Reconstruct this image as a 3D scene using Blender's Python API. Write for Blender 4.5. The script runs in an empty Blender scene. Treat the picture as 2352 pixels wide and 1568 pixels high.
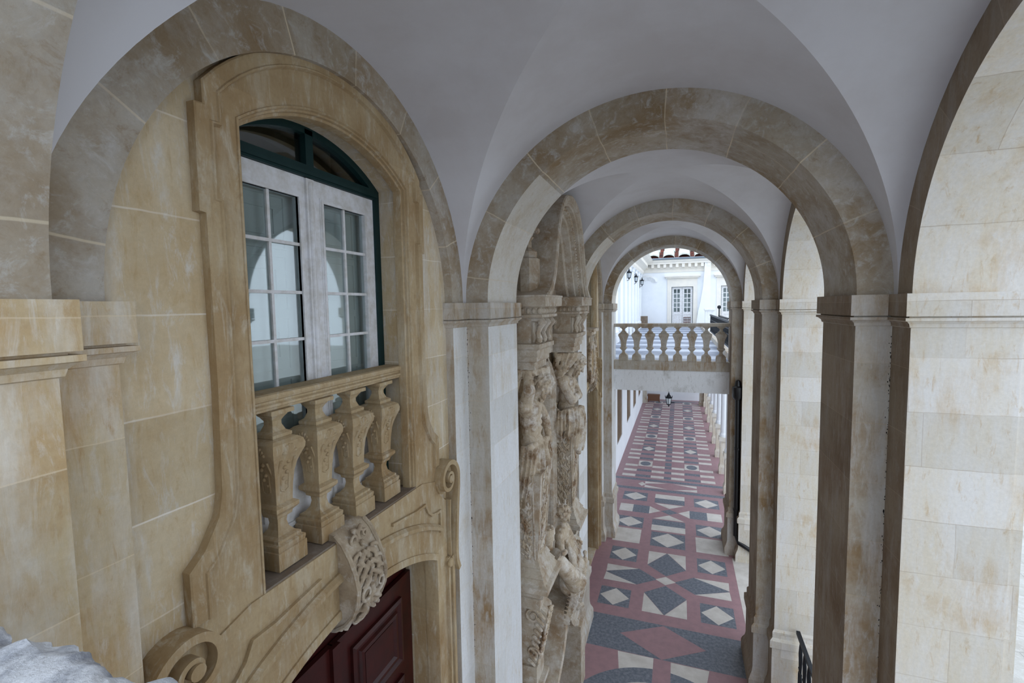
import bpy, bmesh, math, random
from mathutils import Vector, Matrix, noise as mnoise
from mathutils.geometry import tessellate_polygon
random.seed(7)
PI = math.pi
OZ = 7.4                      # floor of the arcade is z = 0; heights below are written relative to the eye
COL = bpy.context.scene.collection
def sin(a): return math.sin(a)
def cos(a): return math.cos(a)

# ------------------------------------------------------------------ materials
def srgb(r, g, b):
    f = lambda c: (c/255/12.92) if c/255 <= .04045 else ((c/255+.055)/1.055)**2.4
    return (f(r), f(g), f(b), 1)
def new_mat(name):
    m = bpy.data.materials.new(name); m.use_nodes = True
    nt = m.node_tree; b = nt.nodes['Principled BSDF']
    return m, nt, b
def N(nt, t, **k):
    n = nt.nodes.new(t)
    for a, v in k.items():
        if a in n.inputs.keys(): n.inputs[a].default_value = v
        else: setattr(n, a, v)
    return n
def ramp(nt, fac, p0, p1, c0=(0,0,0,1), c1=(1,1,1,1)):
    r = nt.nodes.new('ShaderNodeValToRGB'); e = r.color_ramp.elements
    e[0].position = p0; e[1].position = p1; e[0].color = c0; e[1].color = c1
    nt.links.new(fac, r.inputs[0]); return r.outputs[0]
def mixc(nt, fac, a, b, mode='MIX'):
    n = nt.nodes.new('ShaderNodeMix'); n.data_type = 'RGBA'; n.blend_type = mode
    for s, v in ((0, fac), (6, a), (7, b)):
        if hasattr(v, 'is_linked'): nt.links.new(v, n.inputs[s])
        else: n.inputs[s].default_value = v
    return n.outputs[2]
def stone(name, base, stain, pale, row=.5, joint=None, jw=.006, bw=1.1, stain_amt=(.42, .68), pale_amt=(.5, .75),
          rough=.85, bump=.25, streak=True, jstr=.8, scale=1.0):
    m, nt, b = new_mat(name)
    tc = N(nt, 'ShaderNodeTexCoord')
    n1 = N(nt, 'ShaderNodeTexNoise', Scale=1.3*scale, Detail=8., Roughness=.62)
    nt.links.new(tc.outputs['Object'], n1.inputs['Vector'])
    mp = N(nt, 'ShaderNodeMapping'); mp.inputs['Scale'].default_value = (4.5, 4.5, .9) if streak else (1, 1, 1)
    mp.inputs['Location'].default_value = (3.1, 1.7, 5.2)
    nt.links.new(tc.outputs['Object'], mp.inputs[0])
    n2 = N(nt, 'ShaderNodeTexNoise', Scale=1.0*scale, Detail=9., Roughness=.7)
    nt.links.new(mp.outputs[0], n2.inputs['Vector'])
    n3 = N(nt, 'ShaderNodeTexNoise', Scale=38., Detail=6., Roughness=.7)
    nt.links.new(tc.outputs['Object'], n3.inputs['Vector'])
    c = mixc(nt, ramp(nt, n1.outputs[0], *stain_amt), base, stain)
    c = mixc(nt, ramp(nt, n2.outputs[0], *pale_amt), c, pale)
    mp2 = N(nt, 'ShaderNodeMapping'); mp2.inputs['Scale'].default_value = (16, 16, 4) if streak else (9, 9, 9)
    nt.links.new(tc.outputs['Object'], mp2.inputs[0])
    n6 = N(nt, 'ShaderNodeTexNoise', Scale=1.0, Detail=6., Roughness=.75, Distortion=.6)
    nt.links.new(mp2.outputs[0], n6.inputs['Vector'])
    c = mixc(nt, ramp(nt, n6.outputs[0], .52, .68, (0, 0, 0, 1), (.8, .8, .8, 1)), c, pale)
    c = mixc(nt, ramp(nt, n6.outputs[0], .28, .44, (.75, .75, .75, 1), (0, 0, 0, 1)), c, stain)
    gr = ramp(nt, n3.outputs[0], .3, .7, (.84, .84, .84, 1), (1, 1, 1, 1))
    c = mixc(nt, .8, c, gr, 'MULTIPLY')
    hfac = n3.outputs[0]
    if joint:
        uv = N(nt, 'ShaderNodeUVMap')
        # slight waviness of the joints
        wv = N(nt, 'ShaderNodeTexNoise', Scale=3., Detail=3.)
        nt.links.new(tc.outputs['Object'], wv.inputs['Vector'])
        sc = N(nt, 'ShaderNodeVectorMath', operation='SCALE'); sc.inputs['Scale'].default_value = .02
        nt.links.new(wv.outputs['Color'], sc.inputs[0])
        ad = N(nt, 'ShaderNodeVectorMath', operation='ADD')
        nt.links.new(uv.outputs[0], ad.inputs[0]); nt.links.new(sc.outputs[0], ad.inputs[1])
        br = nt.nodes.new('ShaderNodeTexBrick')
        br.inputs['Scale'].default_value = 1.; br.inputs['Mortar Size'].default_value = jw
        br.inputs['Mortar Smooth'].default_value = .6; br.inputs['Brick Width'].default_value = bw
        br.inputs['Row Height'].default_value = row; br.offset = .43; br.squash = 1.35; br.squash_frequency = 3
        br.inputs['Color1'].default_value = (1, 1, 1, 1); br.inputs['Color2'].default_value = (.84, .83, .8, 1)
        br.inputs['Mortar'].default_value = (1, 1, 1, 1); br.inputs['Bias'].default_value = -.1
        nt.links.new(ad.outputs[0], br.inputs['Vector'])
        c = mixc(nt, 1., c, br.outputs['Color'], 'MULTIPLY')
        n4 = N(nt, 'ShaderNodeTexNoise', Scale=1.7, Detail=3.)
        nt.links.new(tc.outputs['Object'], n4.inputs['Vector'])
        mm = N(nt, 'ShaderNodeMath', operation='MULTIPLY')
        nt.links.new(br.outputs['Fac'], mm.inputs[0]); nt.links.new(ramp(nt, n4.outputs[0], .35, .6, (.15, .15, .15, 1), (jstr, jstr, jstr, 1)), mm.inputs[1])
        c = mixc(nt, mm.outputs[0], c, joint)
    nt.links.new(c, b.inputs['Base Color'])
    b.inputs['Roughness'].default_value = rough; b.inputs['Specular IOR Level'].default_value = .25
    bp = N(nt, 'ShaderNodeBump', Strength=bump, Distance=.012)
    nt.links.new(mixc(nt, .4, n3.outputs[0], n2.outputs[0]), bp.inputs['Height']); nt.links.new(bp.outputs[0], b.inputs['Normal'])
    return m
def flat(name, c, rough=.6, metal=0., spec=.4, noise=0., nscale=3., c2=None, bump=0.):
    m, nt, b = new_mat(name)
    b.inputs['Base Color'].default_value = c; b.inputs['Roughness'].default_value = rough
    b.inputs['Metallic'].default_value = metal; b.inputs['Specular IOR Level'].default_value = spec
    if noise or c2:
        tc = N(nt, 'ShaderNodeTexCoord'); n = N(nt, 'ShaderNodeTexNoise', Scale=nscale, Detail=7., Roughness=.65)
        nt.links.new(tc.outputs['Object'], n.inputs['Vector'])
        d = c2 or tuple(x*(1-noise) for x in c[:3])+(1,)
        nt.links.new(mixc(nt, ramp(nt, n.outputs[0], .4, .65), c, d), b.inputs['Base Color'])
        if bump:
            bp = N(nt, 'ShaderNodeBump', Strength=bump, Distance=.01)
            nt.links.new(n.outputs[0], bp.inputs['Height']); nt.links.new(bp.outputs[0], b.inputs['Normal'])
    return m
M = {}
M['wall'] = stone('ochre_ashlar', srgb(212,196,166), srgb(190,163,120), srgb(220,216,208), row=.48, joint=srgb(236,230,220), jw=.006, bw=3.2, pale_amt=(.5,.74), stain_amt=(.4,.7), jstr=.65)
M['surround'] = stone('ochre_dressed_stone', srgb(186,165,130), srgb(158,129,90), srgb(200,189,168), row=.61, joint=srgb(170,140,100), jw=.003, bw=3., pale_amt=(.52,.8), bump=.18, jstr=.4)
M['arch'] = stone('arch_limestone', srgb(182,172,156), srgb(148,126,96), srgb(200,198,194), row=.5, joint=srgb(222,208,180), jw=.006, bw=9., stain_amt=(.4,.66), pale_amt=(.48,.72), jstr=.7, streak=False)
M['pier'] = stone('pier_limestone', srgb(196,188,174), srgb(160,132,96), srgb(206,204,200), row=.52, joint=srgb(180,160,128), jw=.004, bw=1.9, stain_amt=(.42,.66), pale_amt=(.44,.66), jstr=.5)
M['shadeside'] = stone('shaded_brown_limestone', srgb(154,139,121), srgb(126,104,82), srgb(164,155,146), row=.52, joint=srgb(176,160,136), jw=.004, bw=1.9, jstr=.4, bump=.15)  # limestone with shade put into its colour, for faces away from the courtyard
M['pierlit'] = stone('lit_pier_limestone', srgb(228,228,226), srgb(206,192,166), srgb(234,236,238), row=.52, joint=srgb(206,190,160), jw=.004, bw=1.9, stain_amt=(.52,.78), pale_amt=(.4,.66), jstr=.5, bump=.15)  # lighter copy of the pier stone: daylight painted onto courtyard-facing sides
M['archlit'] = stone('lit_arch_limestone', srgb(214,208,196), srgb(190,172,140), srgb(222,220,216), row=.5, joint=srgb(206,190,160), jw=.005, bw=9., stain_amt=(.5,.75), pale_amt=(.45,.66), jstr=.6, bump=.15, streak=False)  # lighter copy of the arch stone, side light painted into the left intrados
M['tan'] = stone('tan_pier_limestone', srgb(208,190,156), srgb(186,150,100), srgb(222,214,200), row=.52, joint=srgb(226,210,180), jw=.004, bw=1.9, stain_amt=(.48,.74), pale_amt=(.45,.66), jstr=.5)
M['jamb'] = stone('pale_jamb_limestone', srgb(224,215,198), srgb(198,168,122), srgb(228,225,220), row=.43, joint=srgb(150,130,104), jw=.004, bw=.78, stain_amt=(.54,.70), pale_amt=(.42,.62), bump=.15, jstr=.5, scale=.75)
M['carved'] = stone('carved_limestone', srgb(192,181,163), srgb(158,134,106), srgb(214,210,202), row=2, joint=None, stain_amt=(.4,.7), pale_amt=(.5,.75), scale=2.6, streak=False, bump=.35)
M['sculpt'] = stone('weathered_sculpture_stone', srgb(196,180,156), srgb(128,98,68), srgb(226,221,212), row=2, joint=None, stain_amt=(.48,.66), pale_amt=(.5,.66), scale=2.8, streak=False, bump=.5)
M['ledge'] = stone('dusty_ledge_stone', srgb(132,118,104), srgb(116,98,80), srgb(150,142,132), row=2, joint=None, streak=False, bump=.3)
M['key'] = stone('tan_carved_keystone', srgb(184,168,144), srgb(140,122,100), srgb(206,200,190), row=2, joint=None, stain_amt=(.4,.66), pale_amt=(.52,.72), scale=3., streak=False, bump=.3)
M['rough'] = stone('crumbling_white_limestone', srgb(214,217,222), srgb(150,154,164), srgb(232,234,238), row=2, joint=None, stain_amt=(.48,.66), scale=9., streak=False, bump=1.)
M['vault'] = flat('vault_plaster', srgb(214,214,218), .9, spec=.1, c2=srgb(204,202,204), nscale=.9)
M['white'] = flat('white_limewash', srgb(238,241,244), .9, spec=.1, c2=srgb(230,234,238), nscale=.7)
M['dirtywhite'] = stone('grimy_limewash', srgb(236,238,240), srgb(170,168,160), srgb(240,242,244), row=2, joint=None, stain_amt=(.56,.74), bump=.05)
M['cream'] = flat('cream_cornice', srgb(234,229,218), .85, spec=.1, c2=srgb(224,221,214), nscale=2.)
M['rose'] = flat('rose_marble', srgb(160,126,130), .42, spec=.35, c2=srgb(148,119,124), nscale=6.)
M['blue'] = flat('blue_grey_marble', srgb(92,99,110), .4, spec=.35, c2=srgb(126,130,138), nscale=16.)
M['pale'] = flat('pale_marble', srgb(208,203,196), .45, spec=.3, c2=srgb(192,186,178), nscale=3.)
M['paint'] = flat('white_window_paint', srgb(226,227,230), .5, c2=srgb(204,202,198), nscale=11., spec=.3)
M['green'] = flat('dark_green_paint', srgb(14,44,44), .5, spec=.25, c2=srgb(22,50,50), nscale=6)
M['shutter'] = flat('grey_shutter_paint', srgb(205,212,212), .6, spec=.2)
M['dark'] = flat('dark_room', srgb(50,48,42), .9, spec=0)
M['wood'] = flat('oxblood_wood', srgb(58,14,11), .38, spec=.35, c2=srgb(42,10,8), nscale=5.)
M['iron'] = flat('black_iron', srgb(28,32,38), .5, metal=.3, spec=.4)
M['pipe'] = flat('black_pipe_paint', srgb(14,14,17), .35, spec=.5)
M['lichen'] = flat('black_lichen', srgb(40, 38, 36), .95, spec=.05)
M['bench'] = flat('brown_bench', srgb(112,78,58), .6)
M['tile'] = flat('lichen_roof_tile', srgb(214,216,208), .9, spec=.1, c2=srgb(176,178,168), nscale=2.4)
M['tilered'] = flat('red_clay_tile', srgb(116,66,56), .9, spec=.1, c2=srgb(50,42,40), nscale=4.)
M['lead'] = flat('lead_gutter', srgb(120,132,142), .5, metal=.2)
M['ground'] = stone('courtyard_paving', srgb(196,196,192), srgb(176,172,164), srgb(204,204,202), row=.7, joint=srgb(130,128,124), jw=.012, bw=1.1, streak=False)
M['lampglass'] = flat('frosted_lamp_glass', srgb(200,208,212), .3, spec=.5)
def glass(name, tint, gloss=.12):
    m = bpy.data.materials.new(name); m.use_nodes = True; nt = m.node_tree
    nt.nodes.remove(nt.nodes['Principled BSDF'])
    t = N(nt, 'ShaderNodeBsdfTransparent'); t.inputs[0].default_value = tint
    g = N(nt, 'ShaderNodeBsdfGlossy'); g.inputs['Roughness'].default_value = .03
    f = N(nt, 'ShaderNodeLayerWeight'); f.inputs[0].default_value = .35
    pw = N(nt, 'ShaderNodeMath', operation='MULTIPLY_ADD'); pw.inputs[1].default_value = .35; pw.inputs[2].default_value = .02
    nt.links.new(f.outputs['Fresnel'], pw.inputs[0])
    mx = nt.nodes.new('ShaderNodeMixShader')
    nt.links.new(pw.outputs[0], mx.inputs[0]); nt.links.new(t.outputs[0], mx.inputs[1]); nt.links.new(g.outputs[0], mx.inputs[2])
    nt.links.new(mx.outputs[0], nt.nodes['Material Output'].inputs[0]); return m
M['glass'] = glass('window_glass', (.86, .9, .9, 1))
# terrace: wet blue-grey flagstones with pale bands across
def terrace_mat():
    m, nt, b = new_mat('wet_terrace_flags')
    tc = N(nt, 'ShaderNodeTexCoord'); sp = N(nt, 'ShaderNodeSeparateXYZ'); nt.links.new(tc.outputs['Object'], sp.inputs[0])
    md = N(nt, 'ShaderNodeMath', operation='MULTIPLY'); md.inputs[1].default_value = 1/2.45
    nt.links.new(sp.outputs[1], md.inputs[0])
    nz = N(nt, 'ShaderNodeTexNoise', Scale=1.6, Detail=5.); nt.links.new(tc.outputs['Object'], nz.inputs['Vector'])
    ad = N(nt, 'ShaderNodeMath', operation='MULTIPLY_ADD'); ad.inputs[1].default_value = .12
    nt.links.new(nz.outputs[0], ad.inputs[0]); nt.links.new(md.outputs[0], ad.inputs[2])
    fr = N(nt, 'ShaderNodeMath', operation='FRACT'); nt.links.new(ad.outputs[0], fr.inputs[0])
    c = ramp(nt, fr.outputs[0], .6, .68, srgb(96,106,126), srgb(176,184,198))
    c = mixc(nt, ramp(nt, nz.outputs[0], .5, .72), c, srgb(150,158,174))
    nt.links.new(c, b.inputs['Base Color']); b.inputs['Roughness'].default_value = .45
    return m
M['terrace'] = terrace_mat()

# ------------------------------------------------------------------ mesh builder
def offs(path, d, closed=False):
    n = len(path); out = []
    for i in range(n):
        p = Vector(path[i])
        a = Vector(path[i-1]) if (i > 0 or closed) else None
        c = Vector(path[(i+1) % n]) if (i < n-1 or closed) else None
        def nrm(u, v):
            t = (v-u); t = t.normalized() if t.length > 1e-9 else Vector((1, 0)); return Vector((-t.y, t.x))
        if a is None: nn = nrm(p, c); out.append(tuple(p+nn*d)); continue
        if c is None: nn = nrm(a, p); out.append(tuple(p+nn*d)); continue
        n1, n2 = nrm(a, p), nrm(p, c); s = n1+n2
        if s.length < 1e-6: out.append(tuple(p+n1*d)); continue
        s.normalize(); k = max(.35, s.dot(n1)); out.append(tuple(p+s*(d/k)))
    return out
def m3(ax, p, d):
    return (d, p[0], p[1]) if ax == 'X' else ((p[0], d, p[1]) if ax == 'Y' else (p[0], p[1], d))
class MB:
    def __init__(s): s.v = []; s.f = []; s.m = []; s.uv = {}
    def add(s, vs, fs, mi=0, uvs=None):
        o = len(s.v); s.v += [tuple(v) for v in vs]
        for k, f in enumerate(fs):
            s.f.append([o+i for i in f]); s.m.append(mi)
            if uvs and uvs[k]: s.uv[len(s.f)-1] = uvs[k]
    def box(s, x0, x1, y0, y1, z0, z1, mi=0):
        v = [(x, y, z) for x in (x0, x1) for y in (y0, y1) for z in (z0, z1)]
        s.add(v, [(0,1,3,2), (4,6,7,5), (0,4,5,1), (2,3,7,6), (0,2,6,4), (1,5,7,3)], mi)
    def prism(s, ax, poly, d0, d1, mi=0, holes=()):
        loops = [list(poly)]+[list(h) for h in holes]
        for L in loops:
            n = len(L); v = [m3(ax, p, d0) for p in L]+[m3(ax, p, d1) for p in L]
            s.add(v, [(i, (i+1) % n, n+(i+1) % n, n+i) for i in range(n)], mi)
        tri = tessellate_polygon([[Vector((p[0], p[1], 0)) for p in L] for L in loops])
        flatp = [p for L in loops for p in L]
        for d in (d0, d1): s.add([m3(ax, p, d) for p in flatp], [tuple(t) for t in tri], mi)
    def mould(s, ax, path, prof, closed=False, mi=0, capends=True):
        rows = [offs(path, o, closed) for o, d in prof]; n = len(path); k = len(prof)
        v = [m3(ax, rows[j][i], prof[j][1]) for j in range(k) for i in range(n)]
        fs = []
        for j in range(k-1):
            for i in range(n if closed else n-1):
                i2 = (i+1) % n; fs.append((j*n+i, j*n+i2, (j+1)*n+i2, (j+1)*n+i))
        if not closed and capends and k > 2:
            fs.append([j*n for j in range(k)]); fs.append([j*n+n-1 for j in range(k)])
        s.add(v, fs, mi)
    def band(s, ax, path, w0, w1, d0, d1, closed=False, mi=0):
        s.mould(ax, path, [(w0, d0), (w0, d1), (w1, d1), (w1, d0), (w0, d0)], closed, mi)
    def arch(s, ax, c, cz, r0, r1, d0, d1, a0=0., a1=PI, n=56, mi=0, vs=1.333, ru=1.):
        # ring of radius r0..r1 extruded along ax; joints follow the radius through the UVs
        A = [a0+(a1-a0)*i/n for i in range(n+1)]
        def P(r, a, d): return m3(ax, (c+r*cos(a), cz+r*sin(a)*ru), d)
        for i in range(n):
            a, b = A[i], A[i+1]; va, vb = a*vs, b*vs
            s.add([P(r0,a,d0), P(r0,b,d0), P(r0,b,d1), P(r0,a,d1)], [(0,1,2,3)], mi, [[(d0,va),(d0,vb),(d1,vb),(d1,va)]])
            s.add([P(r1,a,d0), P(r1,a,d1), P(r1,b,d1), P(r1,b,d0)], [(0,1,2,3)], mi, [[(d0,va),(d1,va),(d1,vb),(d0,vb)]])
            for d in (d0, d1):
                s.add([P(r0,a,d), P(r1,a,d), P(r1,b,d), P(r0,b,d)], [(0,1,2,3)], mi, [[(0,va),(.2,va),(.2,vb),(0,vb)]])
    def lathe(s, c, prof, n=24, square=False, mi=0, ang=0.):
        if square: n = 4; ang = PI/4
        k = math.sqrt(2) if square else 1.
        v = [(c[0]+r*k*cos(ang+2*PI*i/n), c[1]+r*k*sin(ang+2*PI*i/n), c[2]+z) for r, z in prof for i in range(n)]
        fs = [(j*n+i, j*n+(i+1) % n, (j+1)*n+(i+1) % n, (j+1)*n+i) for j in range(len(prof)-1) for i in range(n)]
        fs += [list(range(n)), list(range((len(prof)-1)*n, len(prof)*n))]
        s.add(v, fs, mi)
    def tube(s, pts, rad, n=8, mi=0, flat_=1.):
        pts = [Vector(p) for p in pts]; k = len(pts)
        rad = [rad]*k if not hasattr(rad, '__len__') else rad
        v = []; up = None
        for i, p in enumerate(pts):
            t = (pts[min(i+1, k-1)]-pts[max(i-1, 0)])
            t = t.normalized() if t.length > 1e-9 else Vector((0, 0, 1))
            if up is None: up = t.orthogonal().normalized()
            up = (up-t*up.dot(t)); up = up.normalized() if up.length > 1e-6 else t.orthogonal().normalized()
            w = t.cross(up)
            v += [tuple(p+(up*cos(2*PI*j/n)+w*sin(2*PI*j/n)*flat_)*rad[i]) for j in range(n)]
        fs = [(i*n+j, i*n+(j+1) % n, (i+1)*n+(j+1) % n, (i+1)*n+j) for i in range(k-1) for j in range(n)]
        fs += [list(range(n)), list(range((k-1)*n, k*n))]
        s.add(v, fs, mi)
    def cap(s, a, b, ra, rb=None, n=12, mi=0):           # limb with round ends
        rb = ra if rb is None else rb
        a, b = Vector(a), Vector(b); d = b-a; L = max(d.length, 1e-6); d = d/L
        pts = []; rr = []
        for i in range(5):
            t = PI/2*(i/4.); pts.append(a-d*ra*cos(t)*.999); rr.append(max(ra*sin(t), 1e-4))
        for i in range(5):
            t = PI/2*(1-i/4.); pts.append(b+d*rb*cos(t)*.999); rr.append(max(rb*sin(t), 1e-4))
        s.tube(pts, rr, n, mi)
    def ell(s, c, r, rot=None, nu=14, nv=9, mi=0):
        r = (r, r, r) if not hasattr(r, '__len__') else r; v = []
        for j in range(1, nv):
            t = PI*j/nv
            for i in range(nu):
                p = Vector((r[0]*sin(t)*cos(2*PI*i/nu), r[1]*sin(t)*sin(2*PI*i/nu), r[2]*cos(t)))
                if rot: p = rot @ p
                v.append((c[0]+p.x, c[1]+p.y, c[2]+p.z))
        for sg in (1, -1):
            p = Vector((0, 0, sg*r[2])); p = rot @ p if rot else p; v.append((c[0]+p.x, c[1]+p.y, c[2]+p.z))
        k = (nv-1)*nu
        fs = [(j*nu+i, (j+1)*nu+i, (j+1)*nu+(i+1) % nu, j*nu+(i+1) % nu) for j in range(nv-2) for i in range(nu)]
        fs += [(k, i, (i+1) % nu) for i in range(nu)]+[(k+1, (nv-2)*nu+(i+1) % nu, (nv-2)*nu+i) for i in range(nu)]
        s.add(v, fs, mi)
    def build(s, name, mats, parent=None, smooth=None, remesh=None, kind=None, pick=None, soft=3):
        me = bpy.data.meshes.new(name)
        base = Vector((0, 0, 0))
        if parent is not None:
            p = parent
            while p is not None: base += p.location; p = p.parent
        off = Vector((0, 0, OZ))-base
        me.from_pydata([(x+off.x, y+off.y, z+off.z) for x, y, z in s.v], [], s.f)
        mats = mats if isinstance(mats, (list, tuple)) else [mats]
        for m in mats: me.materials.append(M[m] if isinstance(m, str) else m)
        me.polygons.foreach_set('material_index', s.m)
        uvl = me.uv_layers.new(name='UVMap')
        for p in me.polygons:
            if p.index in s.uv:
                for k, li in enumerate(p.loop_indices): uvl.data[li].uv = s.uv[p.index][k]
            else:
                nx, ny, nz = (abs(c) for c in p.normal)
                for li in p.loop_indices:
                    x, y, z = s.v[me.loops[li].vertex_index]
                    uvl.data[li].uv = (y, z) if nx >= ny and nx >= nz else ((x+.31, z) if ny >= nz else (x, y))
        bm = bmesh.new(); bm.from_mesh(me)
        bmesh.ops.remove_doubles(bm, verts=bm.verts, dist=1e-5)
        bmesh.ops.recalc_face_normals(bm, faces=bm.faces); bm.to_mesh(me); bm.free()
        if pick:
            for p in me.polygons:
                c = p.center-off; p.material_index = pick(p.normal, c)
        o = bpy.data.objects.new(name, me); COL.objects.link(o)
        if smooth or remesh:
            me.polygons.foreach_set('use_smooth', [True]*len(me.polygons))
            if smooth: me.set_sharp_from_angle(angle=math.radians(smooth))
        if remesh:
            md = o.modifiers.new('fuse', 'REMESH'); md.mode = 'VOXEL'; md.voxel_size = remesh; md.use_smooth_shade = True
            sm = o.modifiers.new('soften', 'SMOOTH'); sm.factor = .5; sm.iterations = soft
        if parent is not None: o.parent = parent
        if kind: o['kind'] = kind
        return o
def tag(o, label=None, cat=None, group=None, kind=None):
    if label: o['label'] = label
    if cat: o['category'] = cat
    if group: o['group'] = group
    if kind: o['kind'] = kind
    return o
def thing(name, loc, label=None, cat=None, group=None, kind=None):
    o = bpy.data.objects.new(name, None); COL.objects.link(o); o.empty_display_size = .1
    o.location = (loc[0], loc[1], loc[2]+OZ); return tag(o, label, cat, group, kind)
def copy_tree(o, parent=None):
    c = o.copy(); COL.objects.link(c)
    if parent is not None: c.parent = parent
    for ch in list(o.children): copy_tree(ch, c)
    return c

# ------------------------------------------------------------------ layout (relative to the eye)
XC, R, TE, ZS = -.28, 1.7, .26, .05
XL, XR = XC-R, XC+R
XRL, XRR = XL-TE, XR+TE
XW, XO, XWO = -2.33, 2.42, -2.75
ZF, ZT = -7.4, -1.77
PIER = [(.01, .97), (4.77, 5.73), (9.61, 10.57), (14.77, 15.73)]
RIB = .335
BAY = []                                 # (y0, y1, centre, inner radius, outer radius)
for i in range(3):
    y0, y1 = PIER[i][1], PIER[i+1][0]
    BAY.append((y0, y1, (y0+y1)/2, (y1-y0)/2-RIB, (y1-y0)/2-.065))
BAY[0] = (.97, 4.77, 2.854, 1.582, 1.837)

# ------------------------------------------------------------------ vaults
def vault(b):
    y0, y1, yc, ri, ro = b; mb = MB(); Rz = R+TE; nx = 72; cols = []
    for i in range(nx+1):
        a = PI*i/nx; X = XC-Rz*cos(a); hx = Rz*sin(a)
        w = abs(cos(a)); S = Rz+(ro-Rz)*w
        q = min(1., hx/S); dc = ro*math.sqrt(max(0, 1-q*q))
        ys = [y0+(yc-dc-y0)*k/5 for k in range(5)]
        m = 36; zs = [ZS+hx]*5
        for k in range(m+1):
            dy = -dc*cos(PI*k/m); ys.append(yc+dy); zs.append(ZS+max(hx, S*math.sqrt(max(0, 1-(dy/ro)**2))) if 0 < k < m else ZS+hx)
        ys += [yc+dc+(y1-yc-dc)*k/5 for k in range(1, 6)]; zs += [ZS+hx]*5
        cols.append([(X, y, z) for y, z in zip(ys, zs)])
    n = len(cols[0])
    mb.add([p for c in cols for p in c], [(i*n+j, (i+1)*n+j, (i+1)*n+j+1, i*n+j+1) for i in range(nx) for j in range(n-1)])
    mb.build('ceiling', 'vault', smooth=14, kind='structure')
for b in BAY: vault(b)
mb = MB(); mb.box(-6.5, 2.62, -.1, 15.75, 2.75, 3.1)
mb.build('roof', 'tilered', kind='structure')

# ------------------------------------------------------------------ piers
IMP = [(0, -.215), (.012, -.21), (.018, -.185), (.04, -.165), (.055, -.16), (.055, -.138), (.02, -.136), (.02, -.125), (.05, -.125), (.05, .05), (0, .05)]
PLI = [(0, -5.95), (.03, -5.99), (.03, -6.1), (.075, -6.14), (.075, -6.27), (.035, -6.3), (.035, -6.98), (.05, -7.06), (.09, -7.14), (.11, -7.2), (.11, -7.4), (0, -7.4)]
PK = lambda n, c: 2 if n.x < -.6 else (1 if c.x > XRR-.06 else 0)   # faces turned from the courtyard get shade painted in as darker brown
pier_words = ['nearest the camera', 'first beyond the balcony window', 'second along, behind the carved portal', 'farthest, at the stone bridge']
for i, (ya, yb) in enumerate(PIER):
    path = [(XW-.05, ya-RIB), (XRL, ya-RIB), (XRL, ya), (XL, ya), (XL, yb), (XRL, yb), (XRL, yb+RIB), (XW-.05, yb+RIB)]
    if i == 0: path = path[2:]; path[0] = (XW-.05, ya)
    if i == 3: path = path[:5]+[(XW-.05, yb)]
    t = thing('stone_pier', ((XL+XW)/2, (ya+yb)/2, ZF), 'left-hand limestone pier against the building wall, '+pier_words[i], 'pier', None)
    mb = MB(); v = [(p[0], p[1]) for p in path]
    mb.prism('Z', v, ZF, ZS, 0); mb.build('shaft', ['tan', 'tan'] if i == 0 else ['pier', 'pierlit'], t, pick=lambda n, c: 1 if n.x > .9 else 0)
    rp = path[::-1]
    mb = MB(); mb.mould('Z', rp, IMP); mb.build('impost', 'pier' if i else 'tan', t)
    mb = MB(); mb.mould('Z', rp, PLI); mb.build('plinth', 'pier', t)
for i, (ya, yb) in enumerate(PIER):
    path = [(XO, ya-RIB+.012), (2.345, ya-RIB+.012), (2.345, ya-RIB), (XRR, ya-RIB), (XRR, ya), (XR, ya), (XR, yb), (XRR, yb), (XRR, yb+RIB), (XO, yb+RIB)]
    if i == 0: path = [(XO, ya)]+path[5:]
    if i == 3: path = path[:7]+[(XO, yb)]
    t = thing('stone_pier', ((XR+XO)/2, (ya+yb)/2, ZF), 'right-hand limestone pier of the open arcade, '+['beside the camera', 'large one filling the right foreground', 'second along, with iron railing at its foot', 'farthest, with the black drainpipe'][i], 'pier')
    mb = MB(); mb.prism('Z', path, ZF-1, ZS, 0); mb.build('shaft', ['pier', 'jamb', 'shadeside'], t, pick=PK)
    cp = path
    mb = MB(); mb.mould('Z', cp, IMP, closed=True); mb.build('impost', ['pier', 'jamb', 'shadeside'], t, pick=PK)
    mb = MB(); mb.mould('Z', cp, PLI, closed=True); mb.build('plinth', ['pier', 'jamb', 'shadeside'], t, pick=PK)
for par, x, y, z0, z1 in (('left', XRL, 4.77, -4.5, 2.2), ('right', XRR-.0, 4.77, -3.2, -.2)):
    pr_ = [o for o in COL.objects if o.name.startswith('stone_pier') and o.type == 'EMPTY' and abs(o.location.y-5.25) < .1 and (o.location.x < 0) == (par == 'left')][0]
    mb = MB(); rd = random.Random(8)
    for k in range(80):
        z = z0+(min(z1, 0)-z0)*rd.random(); r_ = rd.uniform(.0015, .0042)*(1.5 if rd.random() > .9 else 1)
        dx = abs(rd.gauss(0, .007))*(1 if par == 'left' else -1)
        mb.ell((x+dx, y-.001, z), (r_, r_*.35, r_*rd.uniform(1, 3)), nu=6, nv=5)
    mb.build('lichen_specks', 'lichen', pr_, kind='stuff')
# ------------------------------------------------------------------ transverse arches
for i, (ya, yb) in enumerate(PIER):
    o_ = ['over the camera', 'nearest ahead, spanning the passage', 'second ahead, behind the nearest arch', 'farthest, framing the bridge and terrace'][i]
    mb = MB(); mb.arch('Y', XC, ZS, R, R+TE, ya, yb, n=72)
    tag(mb.build('transverse_arch', ['arch', 'archlit'], smooth=30, pick=lambda n, c, i=i: 1 if i and (n.x > .6 or n.x < -.6) and abs(n.y) < .1 and c.x < XC and math.hypot(c.x-XC, c.z-ZS) < R+.1 and c.z < ZS+R*sin(.375*2.38) else 0), 'round limestone cross arch '+o_, 'arch')
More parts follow.
